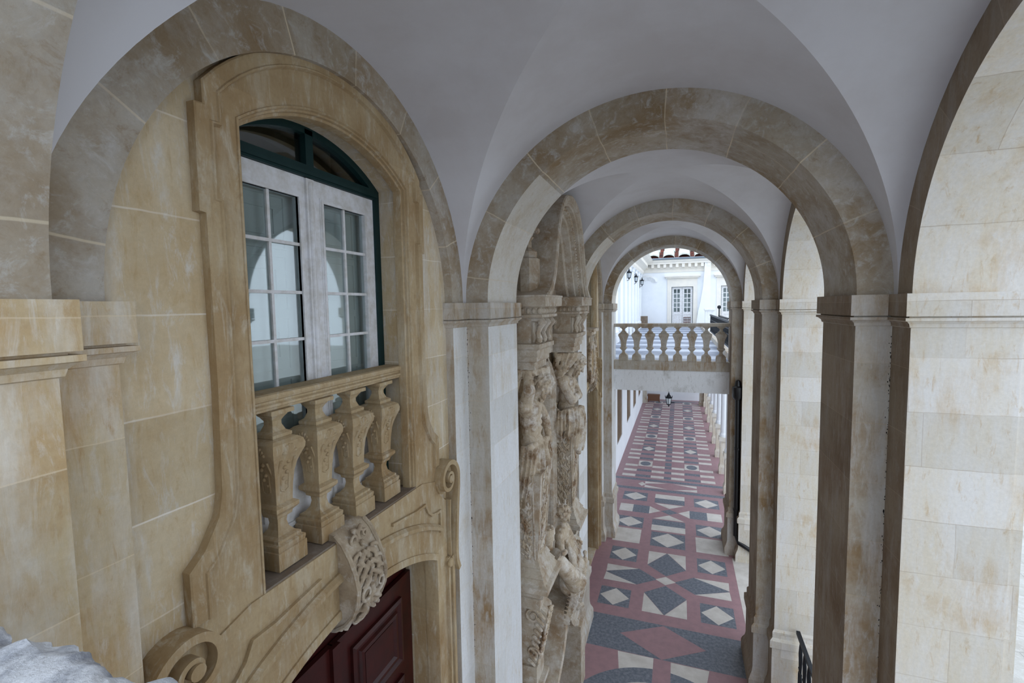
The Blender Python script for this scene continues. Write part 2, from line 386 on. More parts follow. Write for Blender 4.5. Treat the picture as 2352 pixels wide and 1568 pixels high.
# lateral arches
for i, b in enumerate(BAY):
    y0, y1, yc, ri, ro = b
    wd = ['nearest bay, around the balcony window', 'second bay, over the carved portal', 'third bay, far end'][i]
    mb = MB(); mb.arch('X', yc, ZS, ri, ro+.012, XRL, XW-.02, n=72)
    tag(mb.build('wall_arch', 'arch', smooth=30), 'round blind arch rib on the left wall, '+wd, 'arch')
    wd = ['nearest bay, cut by the right edge', 'second bay, behind the big pier', 'third bay, far end'][i]
    mb = MB(); mb.arch('X', yc, ZS, ri, ro+.012, XRR, XO, n=72)
    tag(mb.build('arcade_arch', ['jamb', 'shadeside'], smooth=30, pick=lambda n, c: 1 if n.x < -.6 else 0), 'open arch of the right arcade, '+wd, 'arch')
# right wall above arcade, end walls above arches
for i, b in enumerate(BAY):
    y0, y1, yc, ri, ro = b; mb = MB()
    pa = [(yc-(ro+.01)*cos(PI*k/40), ZS+(ro+.01)*sin(PI*k/40)) for k in range(41)]
    poly = [(PIER[i][0]+.48, ZS), *pa, (PIER[i+1][1]-.48, ZS), (PIER[i+1][1]-.48, 2.8), (PIER[i][0]+.48, 2.8)]
    mb.prism('X', poly, XRR+.012, XO-.004)
    o = mb.build('wall_right', 'jamb', kind='structure')
for nm, d0, d1 in (('wall_back', .02, .5), ('wall_front', 15.2, 15.72)):
    pa = [(XC-(R+TE-.005)*cos(PI*k/40), ZS+(R+TE-.005)*sin(PI*k/40)) for k in range(41)]
    poly = [(-2.8, ZS), *pa, (XO, ZS), (XO, 3.05), (-2.8, 3.05)]
    mb = MB(); mb.prism('Y', poly, d0, d1); mb.build(nm, 'white', kind='structure')

# ------------------------------------------------------------------ left wall
OW, OZ0, OZ1, RISE = .845, -1.66, 1.05, .285
def seg_arch(hw, z0, rise, n=24, c=0.):
    Rr = (hw*hw+rise*rise)/(2*rise); a = math.asin(min(1, hw/Rr)); zc = z0+rise-Rr
    return [(c+Rr*sin(-a+2*a*k/n), zc+Rr*cos(-a+2*a*k/n)) for k in range(n+1)]
DW, DZ, DR = 1.155, -2.52, .32
def win_hole(yc): return [(yc-OW, OZ0)]+seg_arch(OW, OZ1, RISE, c=yc)+[(yc+OW, OZ0)]
def door_hole(yc): return [(yc-DW, ZF+.02)]+seg_arch(DW, DZ, DR, c=yc)+[(yc+DW, ZF+.02)]
WB = {0: 2.845, 2: 12.67}
mb = MB()
holes = []
for k in WB: holes += [win_hole(WB[k]), door_hole(WB[k])]
holes.append([(7.0, -6.9), (8.45, -6.9), (8.45, -1.2), (7.0, -1.2)])
mb.prism('X', [(.3, ZF-.1), (15.4, ZF-.1), (15.4, 2.8), (.3, 2.8)], XW, -2.66, 0, holes)
mb.build('wall_left', 'wall', kind='structure')
mb = MB(); mb.box(-6.4, -3.3, -.05, 15.7, ZF-.1, 2.8); mb.build('wall_inner', 'dark', kind='structure')

def volute(mb, yc, zc, r, sg, x0, x1, turns=1.6, w=.045, start=PI*.5, tail=None):
    # spiral band in the wall plane; sg = +1 curls clockwise
    P = []
    n = 54
    for k in range(n+1):
        t = k/n; a = start+sg*2*PI*turns*t; rr = r*(1-.86*t**.8)
        P.append((yc+rr*cos(a), zc+rr*sin(a)))
    path = (list(reversed(tail)) if tail else [])+P
    ww = [w]*len(path)
    L = []; Rr = []
    o1 = offs(path, .5*w); o2 = offs(path, -.5*w)
    for k, p in enumerate(path):
        t = max(0, (k-(len(path)-n))/n); f = 1-.6*t
        L.append((p[0]+(o1[k][0]-p[0])*f, p[1]+(o1[k][1]-p[1])*f)); Rr.append((p[0]+(o2[k][0]-p[0])*f, p[1]+(o2[k][1]-p[1])*f))
    m = len(path); v = []
    for d in (x0, x1):
        v += [(d, *q) for q in L]+[(d, *q) for q in Rr]
    fs = []
    for k in range(m-1):
        for a, b in ((0, m), (2*m, 3*m)): fs.append((a+k, a+k+1, b+k+1, b+k))
        fs.append((k, k+1, 2*m+k+1, 2*m+k)); fs.append((m+k, m+k+1, 3*m+k+1, 3*m+k))
    fs += [(0, m, 3*m, 2*m), (m-1, 2*m-1, 4*m-1, 3*m-1)]
    mb.add(v, fs)
    mb.lathe((0, 0, 0), [(0.001, 0)], 3) if False else None
    # eye of the scroll
    ey = [(yc+r*.2*cos(2*PI*k/14), zc+r*.2*sin(2*PI*k/14)) for k in range(14)]
    mb.prism('X', ey, x0, x1+.015*(1 if x1 > x0 else -1))
def spiral3(cx, cy, cz, r, turns, sg, st, n=22, px=0.):
    return [(cx+px*k/n, cy+r*(1-.85*k/n)*cos(st+sg*2*PI*turns*k/n), cz+r*(1-.85*k/n)*sin(st+sg*2*PI*turns*k/n)) for k in range(n+1)]
def leaf(mb, x, y, z, L, ang, w=.3, lobes=5, t=.018):
    # acanthus leaf lying on a wall facing +x
    for k in range(lobes):
        f = k/(lobes-1.); by = y+cos(ang)*L*f*.7; bz = z+sin(ang)*L*f*.7
        for sgn in (-1, 1):
            a2 = ang+sgn*(.95-.45*f); l2 = L*w*(1-.45*f)
            mb.cap((x, by, bz), (x+t*.8, by+cos(a2)*l2, bz+sin(a2)*l2), t*.8, t*.45, 7)
    mb.cap((x+t*.3, y, z), (x+t, y+cos(ang)*L, z+sin(ang)*L), t*.9, t*.4, 7)

BAL = [(.118,0),(.118,.112),(.110,.116),(.114,.135),(.114,.150),(.095,.162),(.095,.178),(.068,.192),(.044,.222),(.036,.262),(.040,.292),(.060,.305),(.064,.325),(.086,.345),(.094,.355),(.094,.378),(.066,.396),
       (.067,.42),(.071,.50),(.080,.58),(.094,.64),(.114,.69),(.130,.725),(.133,.755),(.124,.785),(.10,.803),(.074,.812),(.078,.818),(.078,.836),(.052,.852),(.036,.890),(.036,.915),(.054,.943),(.062,.95),(.062,.958),(.092,.964),(.092,.99)]
def baluster(parent, x, y, z, mat='surround', name='baluster', sc=(1, 1), orn=True):
    mb = MB(); mb.lathe((x, y, z), [(r*sc[0], h*sc[1]) for r, h in BAL], square=True)
    o = mb.build(name, mat, parent)
    if orn:
        m2 = MB()
        for ax, sg in ((0, 1), (1, -1)):
            def P(a, h, e): # a across, h height, e out
                rr = e
                return (x+sg*rr if ax == 0 else x+a, y+sg*rr if ax == 1 else y+a, z+h*sc[1])
            for k in range(7):                      # shell
                a = PI*(k+.5)/7
                m2.cap(P(.012*cos(a), .715, .122*sc[0]), P(.05*cos(a), .715+.052*sin(a), .128*sc[0]), .006, .012, 6)
            for sgn in (-1, 1):
                m2.tube([P(sgn*(.055-.0*k), .68-.03*k, (.108-.012*k+.004)*sc[0]) for k in range(4)], [.009, .008, .007, .006], 6)
                m2.tube([P(sgn*.03, .48+.03*k, (.070+.0022*k)*sc[0]) for k in range(5)], .006, 5)
            for k in range(5):
                m2.ell(P((-1)**k*.012, .66-.035*k, (.103-.0085*k)*sc[0]), .014, nu=8, nv=6)
            m2.tube([P(-.03, .48, .071*sc[0]), P(0, .465, .071*sc[0]), P(.03, .48, .071*sc[0])], .006, 5)
        m2.build('shell_ornament', mat, o, smooth=50)
    return o

def bay_front(yc, idx):
    near = idx == 0
    nw = 1 if near else 3
    w = thing('window_%d' % nw, (XW, yc, OZ0), ('tall arched balcony window with white casements in an ochre stone surround' if near else 'distant arched window surround in the third bay, seen edge-on'), 'window', kind='structure')
    # raised surround, one slab with the window and door openings
    H = [(1.05, 1.168), (1.05, 1.05), (1.096, 1.045), (1.10, .515), (1.065, .51), (1.062, 0), (1.062, -.43), (1.076, -.96), (1.10, -1.08), (1.19, -1.226), (1.277, -1.30), (1.277, -1.58)]
    topa = seg_arch(1.05, 1.168, .50, 20)
    outer = [(yc-h, z) for h, z in reversed(H)]+[(yc+p[0], p[1]) for p in topa[1:-1]]+[(yc+h, z) for h, z in H]
    low = [(yc+1.277, -1.9), (yc-1.277, -1.9)]
    mb = MB(); mb.prism('X', outer+low, XW-.01, -2.292, 0, [win_hole(yc)])
    mb.build('surround', 'surround', w)
    fr = MB()
    fr.mould('X', outer, [(.005, -2.34), (.005, -2.278), (-.004, -2.272), (-.07, -2.272), (-.076, -2.264), (-.086, -2.264), (-.096, -2.294)])   # raised outer border
    oph = [(yc-OW, OZ0)]+seg_arch(OW, OZ1, RISE, c=yc)+[(yc+OW, OZ0)]
    fr.mould('X', oph, [(.012, -2.295), (.01, -2.284), (-.002, -2.284), (-.008, -2.30), (-.02, -2.303), (-.024, -2.325), (-.04, -2.33), (-.046, -2.372), (-.046, -2.40), (-.005, -2.405)])
    fr.build('moulding', 'surround', w, smooth=25)
    sl = MB(); sl.box(-2.62, -2.29, yc-OW, yc+OW, OZ0-.02, OZ0+.012); sl.build('sill', 'ledge', w)
    # joinery
    X0 = -2.6
    g = MB(); fo = [(yc-OW, OZ0)]+seg_arch(OW+.0, OZ1, RISE+.02, c=yc)+[(yc+OW, OZ0)]
    g.band('X', fo, -.07, 0.01, X0-.05, X0+.02)
    g.box(X0-.05, X0+.025, yc-OW+.03, yc+OW-.03, .972, 1.06)
    g.box(X0-.04, X0+.04, yc-OW+.04, yc+OW-.04, .99, 1.02)
    g.box(X0-.045, X0+.02, yc-.03, yc+.045, 1.05, 1.32)
    g.build('green_frame', 'green', w)
    gl = MB(); gl.prism('X', seg_arch(OW-.05, OZ1, RISE-.03, c=yc), X0-.03, X0-.026)
    gl.build('fanlight_pane', 'glass', w)
    dk = MB(); dk.box(-3.2, -3.18, yc-OW-.1, yc+OW+.1, .9, 1.5); dk.build('blind', flat('olive_dark', srgb(92, 88, 72), .9), w)
    for s in (-1, 1):
        cz = MB()
        ya, yb = (yc-OW+.065, yc-.006) if s < 0 else (yc+.006, yc+OW-.065)
        ga, gb = (2.215-2.845+yc, 2.735-2.845+yc) if s < 0 else (2.985-2.845+yc, 3.485-2.845+yc)
        hole = [(ga, -.86), (gb, -.86), (gb, .815), (ga, .815)]
        cz.prism('X', [(ya, OZ0+.03), (yb, OZ0+.03), (yb, .97), (ya, .97)], X0-.045, X0, 0, [hole])
        cz.band('X', hole, -.0, -.022, X0-.02, X0+.014, closed=True)
        cz.band('X', hole, -.022, -.034, X0-.02, X0+.006, closed=True)
        gm = (ga+gb)/2
        cz.box(X0-.03, X0-.004, gm-.011, gm+.011, -.86, .815)
        for z in (.477, .13, -.207, -.545): cz.box(X0-.032, X0-.001, ga, gb, z-.011, z+.011)
        pn = [(ga, -1.5), (gb, -1.5), (gb, -.98), (ga, -.98)]
        cz.band('X', pn, 0, -.03, X0-.01, X0+.018, closed=True)
        cz.box(X0-.01, X0+.01, ga+.08, gb-.08, -1.42, -1.06)
        if s < 0:
            cz.box(X0, X0+.02, yc-.04, yc+.035, OZ0+.03, .965); cz.lathe((X0+.02, yc-.003, OZ0+.03), [(.018, 0), (.018, .935-OZ0-.03)], 10)
        lf = cz.build('casement', 'paint', w)
        pg = MB(); pg.box(X0-.022, X0-.018, ga-.005, gb+.005, -.865, .82); pg.build('pane', 'glass', lf)
        sh = MB(); xs = X0-.1
        sh.box(xs-.03, xs, ya+.03 if s < 0 else yc+.05, yc+.045 if s < 0 else yb-.0, OZ0+.04, .95)
        for z0, z1 in ((.45, .8), (.0, .38), (-.42, -.06), (-.86, -.5), (-1.5, -.95)):
            q = [(ga+.05, z0), (gb-.05, z0), (gb-.05, z1), (ga+.05, z1)]
            sh.band('X', q, 0, -.016, xs-.01, xs+.012, closed=True)
            q = [(ga+.14, z0+.09), (gb-.14, z0+.09), (gb-.14, z1-.09), (ga+.14, z1-.09)]
            sh.band('X', q, 0, -.012, xs-.01, xs+.01, closed=True)
        sh.build('interior_shutter', 'shutter', lf)
    # ---------------- door below with its surround
    d = thing('door_%d' % nw, (XW, yc, ZF), ('dark red panelled double door under a segmental stone arch' if near else 'doorway with scrolled stone surround in the third bay, far left'), 'door', kind='structure')
    mb = MB()
    ds = [(yc-1.4, ZF), (yc-1.4, -2.0), (yc-1.277, -1.9), (yc-1.277, -1.75), (yc-OW-.1, -1.66), (yc+OW+.1, -1.66), (yc+1.277, -1.75), (yc+1.277, -1.9), (yc+1.4, -2.0), (yc+1.4, ZF)]
    dh = [(yc-DW, ZF)]+seg_arch(DW, DZ, DR, c=yc)+[(yc+DW, ZF)]
    mb.prism('X', dh[::-1]+ds, XW-.01, -2.28)
    mb.build('surround', 'surround', d)
    ml = MB()
    a1 = seg_arch(1.25, -2.26+.0, .345, 24, c=yc)
    ear = [(yc-1.245, -2.26), (yc-1.245, -2.05), (yc-1.03, -2.0), (yc-.95, -1.86)]
    # carved-out spandrel panel edge: arch ledge and cusped upper line
    ml.mould('X', a1, [(0, -2.285), (.0, -2.235), (.03, -2.235), (.055, -2.262), (.055, -2.285)])
    for s in (-1, 1):
        cusp = [(yc+s*1.245, -2.27), (yc+s*1.245, -2.045), (yc+s*1.16, -2.04), (yc+s*1.08, -2.02), (yc+s*1.01, -1.96), (yc+s*.96, -1.87), (yc+s*.80, -1.87), (yc+s*.62, -1.845), (yc+s*.42, -1.82)]
        ml.band('X', cusp, -.012, .012, -2.285, -2.255)
    ml.mould('X', dh, [(.06, -2.285), (.06, -2.268), (.045, -2.262), (0., -2.262), (-.01, -2.3), (-.01, -2.4)])
    for s in (-1, 1):                                               # outer architrave lines
        for o1_, o2_, xx in ((1.36, 1.40, -2.245), (1.41, 1.46, -2.225), (1.47, 1.50, -2.265)):
            ml.box(-2.335, xx, min(yc+s*o1_, yc+s*o2_), max(yc+s*o1_, yc+s*o2_), ZF, -2.6)
    ml.build('moulding', 'surround', d, smooth=25)
    jb = MB()
    for s in (-1, 1): jb.box(-2.56, -2.34, min(yc+s*(DW-.006), yc+s*(DW+.05)), max(yc+s*(DW-.006), yc+s*(DW+.05)), ZF, DZ)
    jb.build('reveal', 'surround', d)
    lf = MB()
    for s in (-1, 1):
        a, b = (yc-DW+.02, yc-.008) if s < 0 else (yc+.008, yc+DW-.02)
        ph = [p for p in seg_arch(DW-.02, DZ, DR-.02, 24, c=yc) if a-.001 <= p[0] <= b+.001]
        leafm = MB(); top = ph if ph else []
        zt = -2.66
        leafm.prism('X', [(a, ZF+.02), (b, ZF+.02), (b, zt), (a, zt)], -2.62, -2.575)
        pa, pb = a+.2 if s < 0 else a+.19, b-.19 if s < 0 else b-.2
        z0 = -2.82; k = 0
        while z0 > ZF+.6:
            hgt = .66 if k % 2 == 0 else 1.15
            q = [(pa, z0-hgt), (pb, z0-hgt), (pb, z0), (pa, z0)]
            leafm.mould('X', q, [(.0, -2.58), (0, -2.545), (.035, -2.535), (.06, -2.56), (.085, -2.56), (.10, -2.535), (.13, -2.53), (.16, -2.555)], closed=True)
            leafm.prism('X', [(pa+.16, z0-hgt+.16), (pb-.16, z0-hgt+.16), (pb-.16, z0-.16), (pa+.16, z0-.16)], -2.58, -2.548)
            z0 -= hgt+.14; k += 1
        if s > 0: leafm.box(-2.58, -2.54, yc-.04, yc+.05, ZF+.02, zt)
        leafm.build('door_leaf', 'wood', d)
    tp = MB(); tp.prism('X', [(yc-DW, -2.7)]+seg_arch(DW, DZ, DR, c=yc)+[(yc+DW, -2.7)], -2.66, -2.635)
    tp.band('X', seg_arch(DW, DZ, DR, c=yc), -.07, .0, -2.64, -2.58); tp.build('door_head', 'wood', d)
    # scrolls
    for s in (-1, 1):
        v = MB(); c0 = (yc+s*1.34, -1.74)
        tail = [(c0[0]+s*.2, c0[1]-.02), (c0[0]+s*.195, -1.9), (c0[0]+s*.17, -2.05), (c0[0]+s*.14, -2.3), (c0[0]+s*.12, -2.55), (c0[0]+s*.135, -2.68), (c0[0]+s*.18, -2.78)]
        volute(v, c0[0], c0[1], .2, s, XW, -2.19, 1.55, .05, start=0 if s > 0 else PI, tail=tail)
        v.band('X', [(c0[0]+s*.09, -2.0), (c0[0]+s*.075, -2.3), (c0[0]+s*.08, -2.6)], -.012, .012, XW, -2.24)
        v.lathe((0, 0, 0), [(.0001, 0)], 3) if False else None
        v.ell((-2.24, c0[0]+s*.05, -2.66), (.03, .05, .05))
        dpan = [(c0[0]+.16*cos(2*PI*k/20), c0[1]+.16*sin(2*PI*k/20)) for k in range(20)]
        v.prism('X', dpan, XW, -2.26)
        v.build('scroll', 'surround', d, smooth=35)
    # keystone console
    ky = yc-.075; kw = .162
    S = [(-2.36, -1.60), (-2.30, -1.605), (-2.24, -1.66), (-2.18, -1.76), (-2.135, -1.87), (-2.115, -1.98), (-2.13, -2.09), (-2.17, -2.18), (-2.24, -2.26), (-2.33, -2.315), (-2.42, -2.33)]
    k_ = MB()
    n = len(S); v = []
    for q in (ky-kw, ky+kw): v += [(p[0], q, p[1]) for p in S]+[(-2.45, q, -1.6)]
    n += 1
    k_.add(v, [(i, (i+1) % n, n+(i+1) % n, n+i) for i in range(n)]+[list(range(n)), list(range(n, 2*n))])
    # raised side fillet and front borders
    for q in (ky-kw-.012, ky+kw-.018):
        k_.tube([(p[0]+.004, q+.015, p[1]) for p in S[1:]], .018, 6)
    kk = k_.build('keystone', 'key', d, smooth=40)
    a = MB()
    def F(t):                                                       # point on the console front
        t = max(0, min(.9999, t))*(len(S)-2)+1; i = int(t); f = t-i
        i2 = min(i+1, len(S)-1); return S[i][0]+(S[i2][0]-S[i][0])*f, S[i][1]+(S[i2][1]-S[i][1])*f
    for t, r in ((.12, .06), (.5, .085), (.78, .06)):
        x, z = F(t)
        for sg in (1, -1):
            a.tube(spiral3(x+.0, ky+sg*r*.9, z, r, 1.5, sg, PI/2, px=.035), [.02-.012*k/22 for k in range(23)], 7)
    for t in (.25, .33, .41, .6, .66, .72, .86, .92):
        x, z = F(t)
        for sg in (-1, 1):
            a.tube([(x+.005, ky+sg*.01, z+.03), (x+.025, ky+sg*.06, z+.0), (x+.02, ky+sg*.10, z-.04), (x+.01, ky+sg*.12, z-.03)], [.016, .024, .018, .008], 7)
            a.tube([(x+.005, ky+sg*.06, z+.04), (x+.01, ky+sg*.12, z+.02), (x+.002, ky+sg*.15, z-.01)], [.012, .018, .008], 7)
    for k in range(10):
        x, z = F(.08+.09*k); a.ell((x+.02, ky, z), (.022, .02, .028), nu=8, nv=6)
    a.ell((-2.24, ky, -2.285), (.04, .07, .04))
    a.build('acanthus_carving', 'key', kk, remesh=.007)
    return w, d
bay_front(WB[0], 0); bay_front(WB[2], 2)
# balcony balustrade in the near window
bl = thing('balcony_balustrade', (-2.45, 2.845, OZ0), 'small ochre stone balustrade with four square vase balusters under the white window', 'balustrade')
mb = MB()
mb.mould('Z', [(-2.385, 2.0), (-2.385, 3.69)][::1], [(-.02, -.62), (-.02, -.60), (.0, -.592), (-.0, -.575), (-.014, -.565), (-.014, -.553), (.004, -.545), (.008, -.53), (.0, -.515), (-.16, -.512), (-.17, -.62), (-.02, -.62)]) if False else None
prof = [(-2.40, -.622), (-2.395, -.605), (-2.385, -.6), (-2.385, -.585), (-2.40, -.575), (-2.40, -.562), (-2.382, -.553), (-2.375, -.538), (-2.38, -.52), (-2.395, -.512), (-2.56, -.512), (-2.56, -.622)]
mb.prism('Y', prof, 2.005, 3.685); mb.build('handrail', 'surround', bl)
for k in range(4): baluster(bl, -2.465, 2.285+.373*k, -1.64, 'surround', sc=(1, 1.025))

# ------------------------------------------------------------------ floor
mb = MB()
mb.add([(XW-.3, -3, ZF), (2.6, -3, ZF), (2.6, 44, ZF), (XW-.7, 44, ZF)], [(0, 1, 2, 3)], 0)
def fl(poly, c):
    z = ZF+(.0008 if c == 1 else (.0016 if c == 2 else .0024)); mb.add([(x, y, z) for x, y in poly], [list(range(len(poly)))], {1: 1, 2: 2, 3: 0}[c])
def rect(x0, x1, y0, y1, c): fl([(x0, y0), (x1, y0), (x1, y1), (x0, y1)], c)
def diam(x0, x1, y0, y1, c): fl([((x0+x1)/2, y0), (x1, (y0+y1)/2), ((x0+x1)/2, y1), (x0, (y0+y1)/2)], c)
def dbox(x0, x1, y0, y1): rect(x0, x1, y0, y1, 1); diam(x0+.02, x1-.02, y0+.02, y1-.02, 2)
LX, MX, RX = (-1.88, -1.115), (-.80, .23), (.535, 1.29); XM = -.285
def bay_floor(c, h):
    for x in (LX, RX): dbox(*x, c-1.47, c-.71); dbox(*x, c+.71, c+1.47)
    for s in (1, -1):
        fl([(MX[0], c+s*1.47), (XM-.01, c+s*1.47), (MX[0], c+s*.70)], 2); fl([(MX[1], c+s*1.47), (XM+.01, c+s*1.47), (MX[1], c+s*.70)], 2)
        fl([(XM, c+s*1.47), (MX[1], c+s*.68), (XM, c+s*.235), (MX[0], c+s*.68)], 1)
        # the far white triangles are what is left of the white panel; the kite's lower half lies on rose
    for x0, x1, xt in ((LX[0], LX[1]+.1, -.5), (RX[1], RX[0]-.1, -.07)):
        fl([(x0, c+.40), (x1, c+.38), (x0+(x1-x0)*.02, c+.02)], 2)
        fl([(x0, c-.40), (x0+(x1-x0)*.02, c-.02), (x1, c-.40)], 2)
        fl([(x0, c), (x1, c+.40), (xt, c), (x1, c-.40)], 1)
    diam(-.55, -.03, c-.2, c+.2, 2)
bay_floor(12.72, 2.)
bay_floor(2.87, 2.)
for y in (14.55, -.2):
    rect(-1.95, -1.115, y, y+.95, 2); rect(.537, 1.42, y, y+.95, 2); rect(-.8, .225, y, y+.95, 1); diam(-.78, .205, y+.02, y+.93, 2)
def band_floor(y0):
    rect(XW, XRR, y0, y0+1.12, 1); fl([(XM, y0), (.6, y0+.56), (XM, y0+1.09), (-1.21, y0+.56)], 3)
band_floor(9.75); band_floor(4.72)
def circ(cx, cy, r, c, a0=0, a1=2*PI, n=40): fl([(cx+r*cos(a0+(a1-a0)*k/n), cy+r*sin(a0+(a1-a0)*k/n)) for k in range(n+1)], c)
yc = 7.68
for s in (1, -1):
    fl([(-1.185, yc+s*2.05), (-.445, yc+s*2.06), (-.45, yc+s*1.0), (-1.02, yc+s*1.0)], 2)
    fl([(-.11, yc+s*2.05), (.63, yc+s*2.05), (.45, yc+s*1.0), (-.106, yc+s*1.0)], 2)
fo = ZF
mb.add([(XM+1.76*cos(2*PI*k/60), yc+1.76*sin(2*PI*k/60), ZF+.0018) for k in range(60)], [list(range(60))], 1)
mb.add([(XM+1.38*cos(2*PI*k/60), yc+1.38*sin(2*PI*k/60), ZF+.0020) for k in range(60)], [list(range(60))], 2)
mb.add([(XM+.95*cos(2*PI*k/60), yc+.95*sin(2*PI*k/60), ZF+.0022) for k in range(60)], [list(range(60))], 1)
rect(-.45, -.106, yc-2.06, yc+2.06, 3)
# white strip beyond the right border
rect(1.50, 2.4, 10.9, 14.5, 2)
# between arch three and the lower passage
c = 17.15
for x in ((-2.0, -1.1), (.57, 1.42)): dbox(*x, c+.73, c+1.53); dbox(*x, c-1.53, c-.73)
for s in (1, -1):
    rect(-.82, .24, *sorted((c+s*1.15, c+s*1.55)), 2); rect(-.82, .24, *sorted((c+s*.72, c+s*1.15)), 1)
    fl([(-.8, c+s*.66), (.22, c+s*.66), (XM, c+s*.28)], 2)
for s in (-1, 1):
    g = lambda a: XM+s*a
    rect(*sorted((g(1.72), g(1.25))), c-.32, c+.32, 2); rect(*sorted((g(1.25), g(.68))), c-.32, c+.32, 1)
    fl([(g(.68), c-.32), (g(.68), c+.32), (g(.3), c)], 2)
diam(-.58, .02, c-.22, c+.22, 1)
rect(-2.6, 1.75, 18.97, 19.22, 1); rect(-2.6, 1.75, 20.02, 20.26, 1)
for s in (-1, 1):
    fl([(XM+s*.1, 19.3), (XM+s*1.0, 19.3), (XM+s*1.0, 19.55)], 2); fl([(XM+s*.1, 19.95), (XM+s*1.0, 19.95), (XM+s*1.0, 19.7)], 2)
diam(-1.55, -1.25, 19.4, 19.85, 2)
XG = -.425
for k in range(7):
    y = 22.25+2.41*k
    for s in (-1, 1):
        x0, x1 = sorted((XG+s*.70, XG+s*1.31))
        if k % 2 == 0:
            rect(x0, x1, y-.38, y+.38, 2)
            mb.add([((x0+x1)/2+.23*cos(2*PI*q/24), y+.3*sin(2*PI*q/24), ZF+.0024) for q in range(24)], [list(range(24))], 1)
        else: dbox(x0, x1, y-.38, y+.38)
        for q in (-1.66, -.95): rect(x0, x1, y+q-.14, y+q+.14, 1)
        for q in (-1.66, -1.0, -.34):
            rect(*sorted((XG+s*.15, XG+s*.68)), y+q-.15, y+q+.13, 2); rect(*sorted((XG+s*1.33, XG+s*1.88)), y+q-.15, y+q+.13, 2)
            if s > 0: rect(XG-.14, XG+.14, y+q-.15, y+q+.13, 1)
    rect(XG-.14, XG+.14, y-.1, y+.38, 1)
for k in range(4): fl([(-2.2, 37+1.3*k), (-.3, 36.8+1.3*k), (1.6, 37.4+1.3*k), (-.3, 37.5+1.3*k)], 2 if k % 2 else 1)
mb.build('floor', ['rose', 'blue', 'pale'], kind='structure')

# ------------------------------------------------------------------ stone bridge in the farthest arch
def bridge_balustrade(y, label, n=8, x0=XL, x1=XR, mat='pier', xs=None, orn=True, rough=False):
    t = thing('bridge_balustrade', (XC, y, ZT), label, 'balustrade')
    mb = MB(); dz = .022 if rough else 0
    pr = [(y-.13, -.70+dz), (y-.15, -.665+dz), (y-.15, -.615+dz), (y-.12, -.595+dz), (y+.12, -.595+dz), (y+.15, -.615+dz), (y+.15, -.665+dz), (y+.13, -.70+dz)]
    if not rough:
        mb.prism('X', pr, x0, x1); mb.build('handrail', mat, t)
    else:
        nx, nr = 260, 14; vs = []
        ring = []
        for k in range(len(pr)):
            a, b = pr[k], pr[(k+1) % len(pr)]
            for q in range(6): ring.append((a[0]+(b[0]-a[0])*q/6, a[1]+(b[1]-a[1])*q/6))
        for i in range(nx+1):
            x = x0+(x1-x0)*i/nx
            for (yy, zz) in ring:
                d = mnoise.fractal(Vector((x*9, yy*9, zz*9)), 1., 2., 5)*.03; d2 = mnoise.fractal(Vector((x*3+7, yy*3, zz*3)), 1., 2., 3)*.02
                cy, cz = y, -.65; l = math.hypot(yy-cy, zz-cz) or 1
                vs.append((x, yy+(yy-cy)/l*(d+d2), zz+(zz-cz)/l*(d+d2)))
        m = len(ring)
        mb.add(vs, [(i*m+j, i*m+(j+1) % m, (i+1)*m+(j+1) % m, (i+1)*m+j) for i in range(nx) for j in range(m)]); mb.build('handrail', mat, t, smooth=50)
    mb = MB(); mb.prism('X', [(y-.17, ZT-.28), (y-.17, ZT-.02), (y-.15, ZT), (y+.17, ZT), (y+.17, ZT-.28)], x0, x1)
    mb.build('base_course', mat, t)
    xs = xs or [x0+.22+(x1-x0-.44)*k/(n-1) for k in range(n)]
    for x in xs: baluster(t, x, y, ZT, mat, sc=(1.15, 1.08), orn=orn)
    return t
bridge_balustrade(15.4, 'stone balustrade of eight vase balusters across the farthest arch', xs=[-1.69+.411*k for k in range(8)])
bridge_balustrade(.32, 'crumbling white stone balustrade at the lower left, right by the camera', mat='rough', n=8, orn=False, rough=True)
# bridge slabs + terraces
mb = MB(); mb.box(XL-.5, XR+.5, 15.26, 36.3, -2.72, ZT-.285); mb.build('wall_bridge', 'dirtywhite', kind='structure')
mb = MB(); mb.box(-3.0, 1.72, 15.58, 38.2, ZT-.28, ZT-.002); mb.build('floor_terrace', 'terrace', kind='structure')
mb = MB(); mb.box(XL-.6, XR+.8, -9, .49, -2.72, ZT-.285); mb.box(-3.0, 2.4, -9, .14, ZT-.28, ZT-.002); mb.build('floor_gallery', 'terrace', kind='structure')

# ------------------------------------------------------------------ far lower passage
mb = MB()
wins = []
for k in range(4):
    y0 = [21.04, 25.16, 28.78, 32.6][k]; wins.append([(y0, -6.28), (y0+1.9, -6.28), (y0+1.9, -2.95), (y0, -2.95)])
mb.prism('X', [(15.75, ZF-.1), (36.4, ZF-.1), (36.4, -2.7), (15.75, -2.7)], -2.9, -2.58, 0, wins)
mb.build('wall_passage', 'white', kind='structure')
mb = MB()
for k in range(4): mb.prism('X', wins[k], -2.66, -2.61)
mb.box(-3.05, -2.95, 15.8, 36.4, ZF, -2.72)
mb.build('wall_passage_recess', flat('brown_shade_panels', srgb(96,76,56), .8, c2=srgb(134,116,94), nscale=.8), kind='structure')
mb = MB(); mb.box(-4.5, 7, 42.4, 42.8, ZF-.1, -1.8); mb.build('wall_passage_end', 'white', kind='structure')
for s, x0, x1 in ((0, -2.67, -2.29), (1, 1.43, 1.81)):
    mb = MB(); mb.lathe(((x0+x1)/2, 36.5, ZF), [(.24, 0), (.24, .2), (.2, .26), (.19, .9), (.19, 4.7)], square=True)
    tag(mb.build('passage_pillar', 'pier'), 'short stone pillar at the %s of the far end of the lower passage' % ('left' if s == 0 else 'right'), 'pillar')
